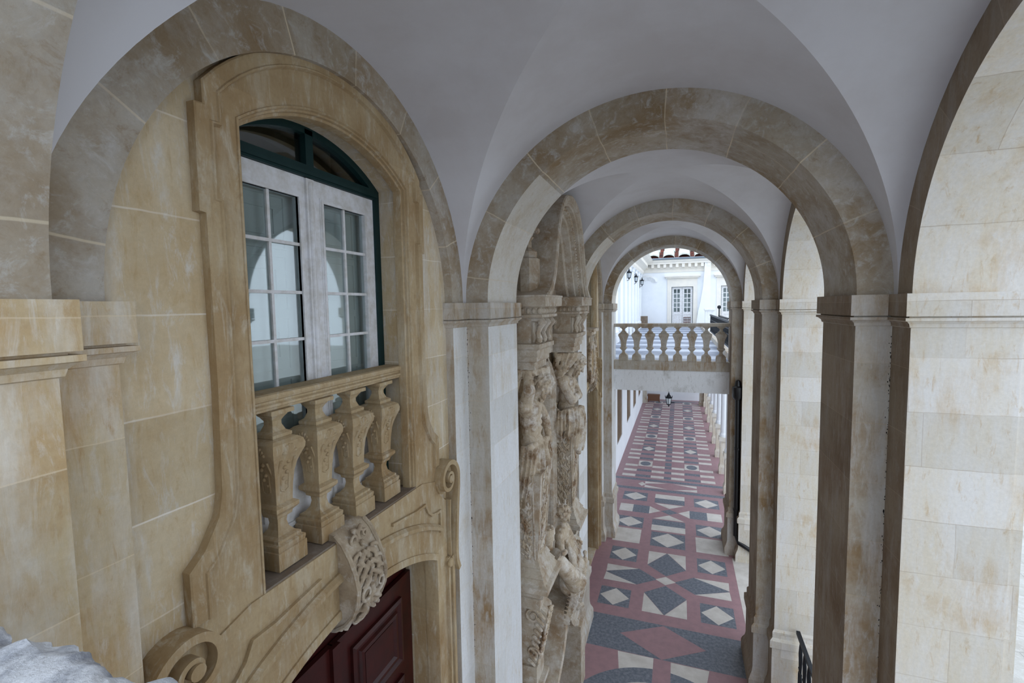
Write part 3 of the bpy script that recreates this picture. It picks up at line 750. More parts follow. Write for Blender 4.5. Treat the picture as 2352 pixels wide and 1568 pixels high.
for k in range(9):
    y = 19.6+2.36*k; t = thing('passage_column', (1.86, y, ZF), 'white square column on a pedestal along the right side of the lower passage', 'column', 'columns along the lower passage')
    mb = MB(); mb.lathe((1.86, y, ZF), [(.19, 0), (.19, .3), (.15, .4), (.15, 1.35), (.2, 1.45), (.2, 1.62), (.0, 1.62)], square=True); mb.build('pedestal', 'jamb', t)
    mb = MB(); mb.lathe((1.86, y, ZF), [(.17, 1.62), (.17, 1.72), (.135, 1.8), (.125, 4.5), (.16, 4.6), (.17, 4.69)], 20); mb.build('shaft', 'white', t)
b = thing('bench', (-1.8, 36.9, ZF), 'low brown bench against the left of the far passage end', 'bench')
mb = MB(); mb.box(-2.25, -1.34, 36.7, 37.1, ZF+.46, ZF+.58); mb.build('seat', 'bench', b)
mb = MB(); mb.box(-2.22, -1.37, 36.74, 36.8, ZF+.1, ZF+.46); mb.build('front_board', 'bench', b)
for x in (-2.2, -1.42):
    mb = MB(); mb.box(x, x+.06, 36.8, 37.05, ZF, ZF+.46); mb.build('leg', 'bench', b)

# lantern -----------------------------------------------------------------------
def lantern(loc, s, label, wall=False, group=None, name='hanging_lantern'):
    x, y, z = loc; t = thing(name, loc, label, 'lantern', group)
    mb = MB()
    for k in range(6):
        a = PI/6+PI/3*k
        mb.tube([(x+.13*s*cos(a), y+.13*s*sin(a), z), (x+.19*s*cos(a), y+.19*s*sin(a), z+.36*s)], .014*s, 5)
        mb.cap((x+.2*s*cos(a), y+.2*s*sin(a), z+.38*s), (x+.25*s*cos(a), y+.25*s*sin(a), z+.5*s), .018*s, .008*s, 6)
    mb.lathe((x, y, z), [(.001, -.2*s), (.018*s, -.17*s), (.03*s, -.12*s), (.06*s, -.07*s), (.14*s, -.015*s), (.15*s, 0), (.13*s, .01*s)], 6, ang=PI/6)
    mb.build('frame', 'iron', t)
    mb = MB(); mb.lathe((x, y, z), [(.2*s, .36*s), (.22*s, .39*s), (.16*s, .44*s), (.14*s, .5*s), (.08*s, .55*s), (.06*s, .62*s), (.02*s, .68*s), (.03*s, .71*s), (.002, .8*s)], 6, ang=PI/6)
    mb.build('hood', 'iron', t)
    mb = MB(); mb.lathe((x, y, z), [(.12*s, .01*s), (.178*s, .355*s)], 6, ang=PI/6); mb.build('glazing', 'lampglass', t)
    mb = MB()
    if wall:
        mb.box(x-.24*s, x-.21*s, y-.05*s, y+.05*s, z-.35*s, z+.5*s)
        mb.tube([(x-.21*s, y, z-.2*s), (x-.15*s, y, z-.24*s), (x-.1*s, y, z-.2*s), (x, y, z-.15*s)], .02*s, 6)
        mb.tube([(x-.21*s, y, z+.42*s), (x-.12*s, y, z+.66*s), (x, y, z+.7*s)], .018*s, 6)
        mb.build('wall_bracket', 'iron', t)
    else:
        mb.tube([(x, y, z+.75*s), (x, y, -2.72)], .012, 6); mb.build('hanger', 'iron', t)
    return t
lantern((-.385, 20., -4.07), .68, 'black iron lantern hanging in the lower passage under the bridge')

# ------------------------------------------------------------------ far terrace
# left facade: white wall with pilasters, cornice
mb = MB(); mb.box(-6.4, -3.1, 15.74, 46, ZF-.1, 4.6); mb.build('wall_terrace_left', 'white', kind='structure')
for k in range(8):
    y = 22.4+2.1*k; t = thing('pilaster', (-2.95, y, ZT), 'white pilaster on the building left of the terrace, one of a row', 'pilaster', 'pilasters beside the terrace')
    mb = MB(); mb.box(-3.098, -2.78, y-.5, y+.5, ZT, 2.25); mb.build('shaft', 'white', t)
    mb = MB(); mb.mould('Z', [(-3.1, y+.5), (-2.78, y+.5), (-2.78, y-.5), (-3.1, y-.5)], [(0, 2.05), (.04, 2.1), (.04, 2.2), (.12, 2.3), (0, 2.32)]); mb.build('capital', 'white', t)
    mb = MB(); mb.mould('Z', [(-3.1, y+.5), (-2.78, y+.5), (-2.78, y-.5), (-3.1, y-.5)], [(0, ZT), (.06, ZT), (.06, ZT+.5), (0, ZT+.55)]); mb.build('base', 'dirtywhite', t)
mb = MB(); mb.prism('Y', [(-3.15, 2.3), (-2.7, 2.3), (-2.62, 2.45), (-2.62, 2.6), (-2.45, 2.75), (-2.3, 2.85), (-2.3, 3.05), (-2.1, 3.2), (-1.95, 3.35), (-3.15, 3.9)], 16, 38); mb.build('trim_1', 'cream', kind='structure')
for k, y in enumerate((26.95, 31.4, 36.6)):
    lantern((-2.66, y, 1.5), .70, 'black iron wall lantern left of the terrace, %s of three' % ['nearest', 'middle', 'farthest'][k], True, 'wall lanterns beside the terrace', 'wall_lantern')
mb = MB(); mb.box(-2.83, -2.29, 36.9, 37.4, ZT, -.88); tag(mb.build('stone_box', 'ledge'), 'grey stone box at the far left corner of the terrace', 'box')
# back facade
YB = 38.
def rectp(x0, x1, z0, z1): return [(x0, z0), (x1, z0), (x1, z1), (x0, z1)]
DO = [(-.59, .95), (2.87, 4.41)]
mb = MB(); mb.prism('Y', rectp(-6, 14, ZF, 3.1), YB, YB+.35, 0, [rectp(a, b, ZT+.02, 1.3) for a, b in DO]); mb.build('wall_terrace_back', 'white', kind='structure')
mb = MB(); mb.box(-6, 14, YB+.6, YB+.8, ZT, 3.0); mb.build('wall_terrace_room', 'shutter', kind='structure')
# arched hood at the left corner
mb = MB(); mb.mould('Y', [(-2.35-.72*cos(PI*k/24), 1.72+.5*sin(PI*k/24)) for k in range(25)], [(0, YB+.01), (0, YB-.05), (-.12, YB-.16), (-.2, YB-.10), (-.4, YB-.02), (-.4, YB+.01)]); tag(mb.build('wall_niche_hood', 'dirtywhite', smooth=30), 'grey-shaded shallow arched hood at the terrace corner', 'hood')
# sloping buttress
mb = MB(); sl = [(1.72, 3.1), (1.70, 2.3), (1.62, 1.2), (1.45, .1), (1.3, -.6), (1.15, ZT), (2.1, ZT), (2.15, 3.1)]
mb.prism('Y', sl, YB-.35, YB+.02); tag(mb.build('buttress', 'white'), 'white flared chimney buttress between the two terrace doors', 'buttress')
# cornice
mb = MB(); mb.prism('X', [(YB+.02, 2.42), (YB-.06, 2.42), (YB-.06, 2.62), (YB-.12, 2.66), (YB-.12, 2.72), (YB-.10, 2.74), (YB-.10, 3.0), (YB-.42, 3.02), (YB-.42, 3.12), (YB-.5, 3.2), (YB-.5, 3.34), (YB+.02, 3.36)], -2.75, 14)
for k in range(22):
    x = -2.5+.44*k; mb.box(x, x+.2, YB-.38, YB-.09, 2.75, 3.02)
mb.build('trim_2', 'cream', kind='structure')
mb = MB(); mb.tube([(-2.4, YB-.58, 3.4), (9, YB-.58, 3.38)], .07, 8); tag(mb.build('rain_gutter', 'lead', smooth=40), 'lead gutter along the eaves above the terrace doors', 'gutter')
t = thing('tiled_roof', (0, YB, 3.4), 'lichen-whitened clay tile roof above the terrace doors', 'roof')
mb = MB(); mb.prism('X', [(YB-.55, 3.42), (YB-.55, 3.46), (YB+4, 5.6), (YB+4, 5.5)], -2.3, 12); mb.build('under_tiles', 'tilered', t)
for k in range(10):
    x = -1.9+1.1*k
    for r_ in range(3):
        f = r_*.32; m2 = MB()
        ya, za = YB-.6+f*3.2, 3.44+f*1.5; yb_, zb_ = ya+1.15, za+.54
        pts0 = [(x-.41*cos(PI*q/8)+(.0 if r_ % 2 == 0 else .05), sin(PI*q/8)*.3) for q in range(9)]
        m2.add([(p, ya, za+q) for p, q in pts0]+[(p, yb_, zb_+q) for p, q in pts0]+[(p, ya, za+q*.75) for p, q in pts0], [(q, q+1, 10+q, 9+q) for q in range(8)]+[(q, q+1, 19+q, 18+q) for q in range(8)])
        m2.build('cover_tile', 'tile', t)
# terrace doors
for k, (a, b) in enumerate(DO):
    n = k+4; cx = (a+b)/2
    t = thing('door_%d' % n, (cx, YB, ZT), ['white glazed double door facing down the terrace', 'second white glazed door, cut off by the arch at right'][k], 'door', kind='structure')
    mb = MB(); mb.band('Y', [(a, ZT), (a, 1.3), (b, 1.3), (b, ZT)], 0, .3, YB-.06, YB+.02)
    mb.box(a-.3, b+.3, YB-.05, YB+.02, 1.55, 1.95); mb.box(a-.42, b+.42, YB-.22, YB+.02, 1.95, 2.05); mb.box(a-.5, b+.5, YB-.3, YB+.02, 2.05, 2.15)
    mb.build('surround', 'cream', t)
    for s in (-1, 1):
        xa, xb = (a+.04, cx-.01) if s < 0 else (cx+.01, b-.04)
        ga, gb = xa+.13, xb-.16 if s < 0 else xb-.15
        ms = MB(); hole = rectp(ga, gb, -.6, 1.12)
        ms.prism('Y', rectp(xa, xb, ZT+.03, 1.27), YB+.1, YB+.15, 0, [hole])
        ms.box((ga+gb)/2-.03, (ga+gb)/2+.03, YB+.1, YB+.14, -.6, 1.12)
        for q in range(4): z = -.6+1.72*(q+1)/5; ms.box(ga, gb, YB+.097, YB+.143, z-.03, z+.03)
        ms.band('Y', rectp(ga, gb, -1.6, -.8), 0, -.04, YB+.08, YB+.12, closed=True)
        lf = ms.build('door_leaf', 'paint', t)
        pg = MB(); pg.box(ga, gb, YB+.125, YB+.13, -.6, 1.12); pg.build('pane', 'glass', lf)
    if k == 0:
        gr = MB()
        for q in range(5): gr.box(.3+.11*q, .325+.11*q, YB+.05, YB+.07, -1.6, -1.0)
        for q in range(4): gr.box(.28, .8, YB+.05, YB+.07, -1.6+.19*q, -1.57+.19*q)
        gr.build('pet_grille', 'tilered', t)
# right side of terrace: iron railing, white gate pillar, lamp knob
def railing(x, y0, y1, z0, z1, label, ax='Y', step=.2):
    t = thing('iron_railing', (x, (y0+y1)/2, z0), label, 'railing')
    mb = MB(); mb.box(x-.03, x+.03, y0, y1, z1-.035, z1+.035); mb.build('top_rail', 'iron', t)
    mb = MB(); mb.box(x-.02, x+.02, y0, y1, z0, z0+.05); mb.box(x-.012, x+.012, y0, y1, z1-.25, z1-.22); mb.build('bottom_rail', 'iron', t)
    n = int((y1-y0)/step)
    for k in range(n):
        y = y0+step*(k+.5)
        mb = MB(); mb.lathe((x, y, z0), [(.009, 0), (.009, .15), (.018, .25), (.009, .4), (.008, (z1-z0)*.5), (.016, (z1-z0)*.6), (.008, (z1-z0)*.75), (.009, z1-z0)], 6); mb.build('iron_baluster', 'iron', t)
    return t
railing(1.52, 15.8, 26.6, -1.45, -.6, 'black iron railing along the right side of the terrace')
mb = MB(); mb.box(1.45, 1.62, 15.75, 38, ZT-.02, -1.58); tag(mb.build('terrace_kerb', 'pier'), 'pale stone kerb under the terrace railing', 'kerb')
mb = MB(); mb.lathe((1.66, 29.9, ZT), [(.24, 0), (.24, 1.33), (.3, 1.37), (.3, 1.47), (.0, 1.5)], square=True)
tag(mb.build('gate_pillar', 'dirtywhite'), 'stained white masonry pillar at the far end of the terrace railing', 'pillar')
mb = MB(); mb.tube([(1.58, 21.7, -1.58), (1.58, 21.7, -.2)], .025, 8); mb.ell((1.58, 21.7, -.16), .08); tag(mb.build('lamp_post', 'iron', smooth=60), 'small black post with a ball top at the terrace railing', 'post')
railing(2.7, 30.2, 37.6, -1.45, -.9, 'farther black iron railing below the second terrace door')

# iron railings in the arcade openings of the second bay
t = thing('iron_railing', (2.05, 7.7, ZF), 'black wrought-iron railing with scrolled balusters at the foot of the right pier', 'railing')
mb = MB(); mb.box(2.02, 2.08, 6.0, 9.22, -5.93, -5.87); mb.build('top_rail', 'iron', t)
mb = MB(); mb.box(2.03, 2.07, 6.0, 9.22, -7.25, -7.2); mb.build('bottom_rail', 'iron', t)
for k in range(11):
    y = 9.0-.28*k; mb = MB()
    for s in (-1, 1):
        mb.tube([(2.05, y, -5.93), (2.05, y+s*.04, -6.03), (2.05, y+s*.075, -6.18), (2.05, y+s*.04, -6.4), (2.05, y+s*.03, -6.48), (2.05, y+s*.08, -6.55), (2.05, y+s*.08, -6.75), (2.05, y+s*.03, -6.9), (2.05, y, -7.2)], .016, 6)
        mb.cap((2.05, y, -6.49), (2.05, y+s*.1, -6.47), .018, .012, 6)
    mb.tube([(2.05, y, -5.93), (2.05, y, -7.2)], .01, 5)
    mb.build('scrolled_baluster', 'iron', t)
# drainpipe
t = thing('drainpipe', (1.66, 14.6, ZF), 'black drainpipe with hopper head on the farthest right pier', 'drainpipe')
mb = MB(); mb.tube([(1.59, 14.6, -2.6), (1.60, 14.6, -5.2), (1.60, 14.6, -6.75)], .075, 12)
mb.tube([(1.60, 14.6, -6.7), (1.66, 14.42, -6.88), (2.0, 14.3, -7.02), (2.5, 14.3, -7.25)], .06, 10); mb.build('pipe', 'pipe', t, smooth=40)
mb = MB(); mb.lathe((1.585, 14.6, -2.75), [(.1, 0), (.15, .08), (.15, .36), (.09, .4), (.075, .5), (.06, .55), (.001, .58)], 12); mb.build('hopper', 'pipe', t, smooth=40)
for z in (-4.2, -6.0):
    mb = MB(); mb.lathe((1.60, 14.6, z), [(.09, 0), (.09, .06)], 12); mb.build('clamp', 'pipe', t)

# ------------------------------------------------------------------ carved portal in the second bay
PY = 7.68
pt = thing('carved_portal', (-2.0, PY, ZF), 'baroque carved stone portal with bell-shaped pediment between the first two left piers', 'portal')
PA, PB = (6.02, 6.76), (8.46, 9.28)
def ent_block(y0, y1, nm='entablature'):
    mb = MB(); P = [(-2.4, y0), (-1.74, y0), (-1.74, y1), (-2.4, y1)]
    mb.mould('Z', P, [(0, -.15), (.0, -.15), (.02, -.145), (.02, -.105), (.035, -.10), (.05, -.06), (.05, -.0), (.085, .003), (.085, .125), (.065, .13), (.0, .14)][::1] if False else [(0, -.15), (-.0, -.15)]) if False else None
    rp = P[::-1]
    mb.mould('Z', rp, [(0.004, -.155), (.03, -.145), (.03, -.11), (.006, -.105), (.006, -.02), (.03, -.005), (.09, .0), (.09, .12), (.10, .125), (.10, .15), (0, .17)])
    mb.prism('Z', P, -.15, .165)
    o = mb.build(nm, 'carved', pt)
    e = MB()
    for k in range(14):
        e.ell((-1.735, y0+.03+(y1-y0-.06)*k/13, -.06), (.03, .02, .042), nu=8, nv=6)
    for k in range(9): e.ell((-1.76-.62*k/8, y0-.005, -.06), (.03, .03, .042), nu=8, nv=6)
    e.build('egg_moulding', 'carved', o, smooth=60)
    # console brackets block
    c = MB(); c.box(-2.4, -1.9, y0+.06, y1-.06, -.52, -.15)
    c.mould('Y', [(-2.35, -.44), (-2.35, -.22), (-2.08, -.22), (-2.08, -.34), (-2.14, -.44)], [(0, y0+.06), (0, y0+.045), (.012, y0+.045), (.012, y0+.06)], closed=True)
    c.ell((-2.2, y0+.06, -.29), (.05, .02, .05)); c.ell((-2.2, y0+.06, -.39), (.04, .02, .04))
    for yy in (y0+.13, (y0+y1)/2, y1-.13):
        c.tube([(-1.92, yy, -.16), (-1.78, yy, -.17), (-1.745, yy, -.22), (-1.79, yy, -.28), (-1.82, yy, -.36), (-1.80, yy, -.44), (-1.83, yy, -.5)], [.05, .055, .055, .045, .04, .05, .04], 8)
        c.ell((-1.775, yy, -.215), (.05, .07, .05)); c.ell((-1.80, yy, -.46), (.04, .06, .045))
    c.build('console', 'carved', pt, smooth=45)
    # abacus stack
    s = MB(); P2 = [(-2.4, y0+.08), (-1.86, y0+.08), (-1.86, y1-.08), (-2.4, y1-.08)]
    s.prism('Z', P2, -.86, -.5)
    s.mould('Z', P2[::-1], [(0, -.50), (.10, -.51), (.10, -.57), (.06, -.60), (.06, -.68), (.04, -.685), (.04, -.75), (.005, -.77), (.005, -.865), (-.1, -.866)])
    for k in range(16): s.box(-2.35+.033*k, -2.335+.033*k, y0+.015, y0+.04, -.675, -.655)
    s.build('abacus', 'carved', pt)
ent_block(*PA); ent_block(*PB)
# central lintel strip between blocks
mb = MB(); mb.box(-2.36, -2.18, PA[1], PB[0], -.15, .14); mb.box(-2.36, -2.22, PA[1], PB[0], -.85, -.15); mb.build('frieze', 'carved', pt)
# pediment
BE = [(1.62, .17), (1.42, .26), (1.25, .42), (1.12, .68), (1.0, 1.0), (.85, 1.32), (.66, 1.56), (.38, 1.73), (0, 1.80)]
def bez(B, n=6):
    out = []
    P = [Vector(p) for p in B]
    for i in range(len(P)-1):
        p0 = P[max(i-1, 0)]; p1 = P[i]; p2 = P[i+1]; p3 = P[min(i+2, len(P)-1)]
        for k in range(n):
            t = k/n; out.append(tuple(.5*((2*p1)+(-p0+p2)*t+(2*p0-5*p1+4*p2-p3)*t*t+(-p0+3*p1-3*p2+p3)*t**3)))
    out.append(tuple(P[-1])); return out
hb = bez(BE); PYc = PY+.06
outl = [(PYc-y, z) for y, z in hb]+[(PYc+y, z) for y, z in reversed(hb[:-1])]
mb = MB(); mb.mould('X', outl, [(0, -2.33), (0, -1.68), (-.02, -1.66), (-.09, -1.665), (-.10, -1.69), (-.13, -1.69), (-.135, -1.72), (-.17, -1.73), (-.175, -1.80), (-.23, -1.80), (-.235, -1.86), (-.29, -1.87), (-.30, -1.98), (-.38, -2.0), (-.38, -2.33)])
pd = mb.build('pediment', 'carved', pt, smooth=30)
mb = MB()
p2 = offs(outl, -.205)
for k in range(2, len(p2)-2): mb.ell((-1.80, p2[k][0], p2[k][1]), (.03, .022, .022), nu=7, nv=5)
mb.build('pearl_moulding', 'sculpt', pd, smooth=60)
mb = MB(); mb.prism('X', [(PYc-1.2, .15)]+[q for q in offs(outl, -.3)[8:-8]]+[(PYc+1.2, .15)], -2.34, -2.2); mb.build('tympanum', 'carved', pt)
# urn on pedestal on near block
ux, uy = -2.02, 6.38
mb = MB(); mb.lathe((ux, uy, .165), [(.17, 0), (.17, .28), (.175, .285), (.17, .3), (.165, .50), (.12, .52), (.13, .55), (.13, .60), (.09, .63), (.055, .66), (.05, .75), (.09, .80)], 8, ang=PI/8)
un = mb.build('urn_pedestal', 'carved', pt)
mb = MB(); random.seed(3)
for k in range(40):
    a = random.random()*2*PI; rr = .05+.09*random.random(); zz = .98+.24*random.random()
    mb.ell((ux+rr*cos(a), uy+rr*sin(a), zz), .028+.02*random.random(), nu=8, nv=6)
mb.ell((ux, uy, 1.08), (.09, .09, .15)); mb.build('flower_finial', 'sculpt', un, remesh=.009, soft=1)
# herm shafts and their bases under the figures
def herm(y0, y1, zt, x1t, x1b, zb, base_out=.25):
    mb = MB(); ym = (y0+y1)/2
    v = [(-2.35, y0, zt), (x1t, y0, zt), (x1t, y1, zt), (-2.35, y1, zt), (-2.35, y0+.08, zb), (x1b, y0+.08, zb), (x1b, y1-.08, zb), (-2.35, y1-.08, zb)]
    mb.add(v, [(0, 1, 5, 4), (1, 2, 6, 5), (2, 3, 7, 6), (3, 0, 4, 7), (0, 3, 2, 1), (4, 5, 6, 7)])
    o = mb.build('herm_shaft', 'carved', pt)
    c = MB(); random.seed(int(y0*10)); n = int((zt-zb)/.026)
    for k in range(n):
        f = (k+.5)/n; z = zt+(zb-zt)*f; xf = x1t+(x1b-x1t)*f; w = (y1-y0)/2-.08*f-.09
        for q in range(3):
            s = random.choice((-1, 1)); yy = ym+s*w*random.random()*.8; a_ = random.uniform(-.8, .8)
            c.cap((xf, yy, z), (xf+.012, yy+.045*sin(a_), z+.045*cos(a_)), .02, .010, 6)
            xx = -2.08+random.uniform(-.12, .12); yf = y0+.08*f
            c.cap((xx, yf, z), (xx+.05*sin(a_), yf-.012, z+.05*cos(a_)), .022, .012, 6)
    for s in (-1, 1):
        c.tube([(x1t+.004, ym+s*((y1-y0)/2-.03), zt), (x1b+.004, ym+s*((y1-y0)/2-.11), zb)], .012, 6)
        c.tube([(-2.07+s*.155, y0-.002, zt), (-2.07+s*.155, y0+.078, zb)], .012, 6)
    c.build('foliage_carving', 'sculpt', o, smooth=60)
    b = MB(); P = [(-2.35, y0+.08), (x1b, y0+.08), (x1b, y1-.08), (-2.35, y1-.08)][::-1]
    b.mould('Z', P, [(0, zb+.02), (.03, zb-.02), (.06, zb-.08), (.05, zb-.1), (.09, zb-.16), (.12, zb-.20), (.11, zb-.22), (.15, zb-.28), (.2, zb-.3), (.2, zb-.38), (.12, zb-.42), (.10, zb-.5), (.04, zb-.56), (.04, zb-.72), (-.05, zb-.745)])
    b.prism('Z', P, zb-.74, zb+.02)
    b.build('herm_base', 'carved', pt)
    # console under base with leafy drop, then lower pedestal
    q = MB(); yy0, yy1 = y0+.14, y1-.14; zz = zb-.72
    S = [(x1b-.02, zz), (x1b+.1, zz-.08), (x1b+.12, zz-.2), (x1b+.05, zz-.36), (x1b-.04, zz-.52), (x1b-.07, zz-.72), (x1b-.02, zz-.82), (x1b-.08, zz-.92), (x1b-.2, zz-.95), (-2.35, zz-.95), (-2.35, zz)]
    q.prism('Y', S, yy0, yy1)
    q.box(-2.35, x1b-.04, y0+.1, y1-.1, zz-1.2, zz-.93); q.box(-2.35, x1b+.03, y0+.05, y1-.05, zz-1.28, zz-1.2); q.box(-2.35, x1b-.05, y0+.1, y1-.1, ZF+.5, zz-1.28); q.box(-2.35, x1b+.02, y0+.05, y1-.05, ZF, ZF+.5)
    o = q.build('console_pedestal', 'carved', pt, smooth=30)
    c = MB()
    for k in range(9):
        f = k/8.; z = zz-.1-.75*f; x = x1b+.1-.16*f
        for s in (-1, 1):
            c.cap((x, ym, z), (x+.03, ym+s*.13, z-.04), .035, .018, 7); c.cap((x-.1, yy0, z), (x-.02, yy0-.03, z-.05), .035, .02, 7)
        c.ell((x+.03, ym, z), (.04, .05, .045), nu=8, nv=6)
    c.tube(spiral3(x1b-.12, yy0-.0, zz-.12, .0, 1, 1, 0), .01, 5) if False else None
    for r_, zc in ((.12, zz-.16), (.09, zz-.72)):
        c.tube([(x1b-.1+r_*(1-.8*k/20)*cos(4*PI*.8*k/20), yy0-.01, zc+r_*(1-.8*k/20)*sin(4*PI*.8*k/20)) for k in range(21)], [.022-.012*k/20 for k in range(21)], 6)
    c.build('leaf_drop', 'sculpt', o, smooth=60)
herm(6.1, 6.68, -2.35, -1.80, -1.88, -3.62)
herm(8.58, 9.16, -2.25, -1.86, -1.93, -3.85)
# middle door frame of the portal
mb = MB()
fr_ = [(6.98, ZF), (6.98, -1.4), (7.25, -1.1), (8.1, -1.1), (8.38, -1.4), (8.38, ZF)]
mb.mould('X', fr_, [(.12, -2.33), (.12, -2.2), (.08, -2.16), (.05, -2.2), (.0, -2.22), (-.02, -2.26), (-.04, -2.4)]); mb.band('X', fr_, .16, .22, -2.33, -2.24)
mb.build('niche_frame', 'carved', pt)
mb = MB(); mb.box(-2.66, -2.6, 6.9, 8.5, -4.4, -1.1); mb.build('niche_panel', 'paint', pt)
mb = MB(); mb.box(-2.66, -2.6, 6.9, 8.5, ZF, -4.8); mb.build('portal_door', 'wood', pt)
# curved door head under the central figure
mb = MB()
hd = bez([(1.15, -6.1), (1.05, -5.8), (.72, -5.6), (.5, -5.35), (.46, -5.1), (.3, -5.0), (0, -4.97)], 5)
ho = [(PY-y, z) for y, z in hd]+[(PY+y, z) for y, z in reversed(hd[:-1])]
mb.mould('X', ho, [(0, -2.33), (0, -1.72), (-.05, -1.70), (-.12, -1.74), (-.14, -1.78), (-.3, -1.80), (-.32, -1.76), (-.4, -1.78), (-.42, -2.33)])
mb.box(-2.35, -1.95, PY-.9, PY+.9, -6.2, -5.9)
mb.box(-2.35, -1.75, PY-.5, PY+.5, -5.35, -4.99)
mb.box(-2.35, -1.72, PY+.75, PY+1.15, ZF, -6.1); mb.box(-2.35, -1.72, PY-1.15, PY-.75, ZF, -6.1)
mb.build('door_hood', 'carved', pt, smooth=30)

# ------------------------------------------------------------------ figures
def rotm(ax, deg): return Matrix.Rotation(math.radians(deg), 3, ax)
def head(mb, c, r, pitch, hairy=True, yaw=0, beard=True, seed=1):
    # head facing +x, then pitched forward (down) and turned
    R_ = Matrix.Rotation(math.radians(yaw), 3, 'Z') @ Matrix.Rotation(math.radians(pitch), 3, 'Y')
    C = Vector(c)
    def P(x, y, z): return tuple(C+R_ @ Vector((x*r, y*r, z*r)))
    mb.ell(P(0, 0, .05), (r*.95, r*.78, r*1.08), R_); mb.ell(P(.3, 0, -.5), (r*.62, r*.55, r*.62), R_)
    mb.cap(P(.88, 0, .18), P(1.12, 0, -.22), r*.12, r*.17, 8)                     # nose
    for s in (-1, 1):
        mb.cap(P(.86, s*.12, .26), P(.74, s*.48, .26), r*.13, r*.10, 8)            # brow
        mb.ell(P(.78, s*.30, .05), (r*.12, r*.13, r*.09), R_); mb.ell(P(.70, s*.38, -.25), (r*.22, r*.22, r*.2), R_)
        mb.ell(P(0, s*.80, -.05), (r*.2, r*.1, r*.28), R_)
    mb.ell(P(.86, 0, -.45), (r*.12, r*.25, r*.06), R_); mb.ell(P(.84, 0, -.60), (r*.12, r*.2, r*.07), R_); mb.ell(P(.72, 0, -.88), (r*.2, r*.22, r*.18), R_)
    return P
def curls(P, r, n, seed, beard=True, top=True):
    mb = MB(); rd = random.Random(seed)
    for k in range(int(n*2.6)):
        th = rd.random()*2*PI; ph = -.45+1.45*rd.random(); q = math.sqrt(max(0, 1-ph*ph))
        x, y, z = -.05+1.02*cos(th)*q, .90*sin(th)*q, .1+1.12*ph
        if x > .5 and z < .78: continue
        rr = r*(.11+.08*rd.random()); mb.ell(P(x, y, z), rr, nu=8, nv=6)
        if k % 3 == 0: mb.ell(P(x*1.1, y*1.1, z*1.06), rr*1.1, nu=8, nv=6)
    mb.ell(P(-.1, 0, .25), r*.92)
    if beard:
        for k in range(n//2):
            y = (rd.random()-.5)*1.0; z = -.6-.75*rd.random(); x = .55+.45*rd.random()-abs(y)*.3
            mb.ell(P(x, y, z), (r*.14, r*.13, r*(.2+.14*rd.random())), rotm('X', 50*rd.random()-25), nu=8, nv=6)
        for s in (-1, 1):
            mb.cap(P(.92, s*.06, -.36), P(.85, s*.35, -.5), r*.09, r*.07, 7)
    return mb
def hand(mb, c, d, up, s=.05):
    c = Vector(c); d = Vector(d).normalized(); up = Vector(up).normalized(); w = d.cross(up)
    mb.ell(tuple(c+d*s*.8), (s*.95, s*.95, s*.95))
    for k in range(4):
        o = (k-1.5)*.42; l = [1.1, 1.3, 1.25, .95][k]
        a = c+d*s*1.4+w*s*o; b = a+d*s*l*.8-up*s*.3; e = b+d*s*l*.35-up*s*.75
        mb.cap(tuple(a), tuple(b), s*.22, s*.2, 7); mb.cap(tuple(b), tuple(e), s*.2, s*.15, 7)
    a = c+d*s*.5-w*s*.9; mb.cap(tuple(a), tuple(a+d*s*.9-w*s*.5-up*s*.3), s*.25, s*.18, 7)
def folds(mb, pts_a, pts_b, n, r0, r1, sag=.06, seed=0):
    # cloth hanging between two polylines: sharp ridges with hollows between them
    rd = random.Random(seed); m = 9
    def at(P, t):
        t = t*(len(P)-1); i = min(int(t), len(P)-2); f = t-i; return Vector(P[i]).lerp(Vector(P[i+1]), f)
    k = n*6+1; top = []; bot = []; w = [rd.random()*.5+.6 for _ in range(n+1)]
    for i in range(k):
        t = i/(k-1); ph = t*n; q = int(ph) % (n+1); ridge = (1-abs((ph-int(ph))*2-1))**1.4
        a = at(pts_a, t); b = at(pts_b, t); row = []
        tb = (at(pts_b, min(1, t+.02))-at(pts_b, max(0, t-.02)))
        for j in range(m):
            f = j/(m-1.); p = a.lerp(b, f); along = (b-a).normalized()
            nrm = along.cross(tb); nrm = nrm.normalized() if nrm.length > 1e-6 else Vector((1, 0, 0))
            if nrm.x < 0: nrm = -nrm
            amp = (r0*2.6*(1-f)+r1*3.2*f)*w[q]
            row.append(p+nrm*(amp*(ridge-.25)+sag*sin(PI*f))+Vector((0, .02*sin(5*f+q), 0)))
        top.append(row)
    v = [tuple(p) for r in top for p in r]+[tuple(p-Vector((.07, 0, 0))) for r in top for p in r]
    N_ = k*m
    fs = [(i*m+j, (i+1)*m+j, (i+1)*m+j+1, i*m+j+1) for i in range(k-1) for j in range(m-1)]
    fs += [tuple(N_+x for x in reversed(f)) for f in fs]
    for i in range(k-1): fs += [(i*m, N_+i*m, N_+(i+1)*m, (i+1)*m), (i*m+m-1, (i+1)*m+m-1, N_+(i+1)*m+m-1, N_+i*m+m-1)]
    for j in range(m-1): fs += [(j, j+1, N_+j+1, N_+j), ((k-1)*m+j, N_+(k-1)*m+j, N_+(k-1)*m+j+1, (k-1)*m+j+1)]
    mb.add(v, fs)
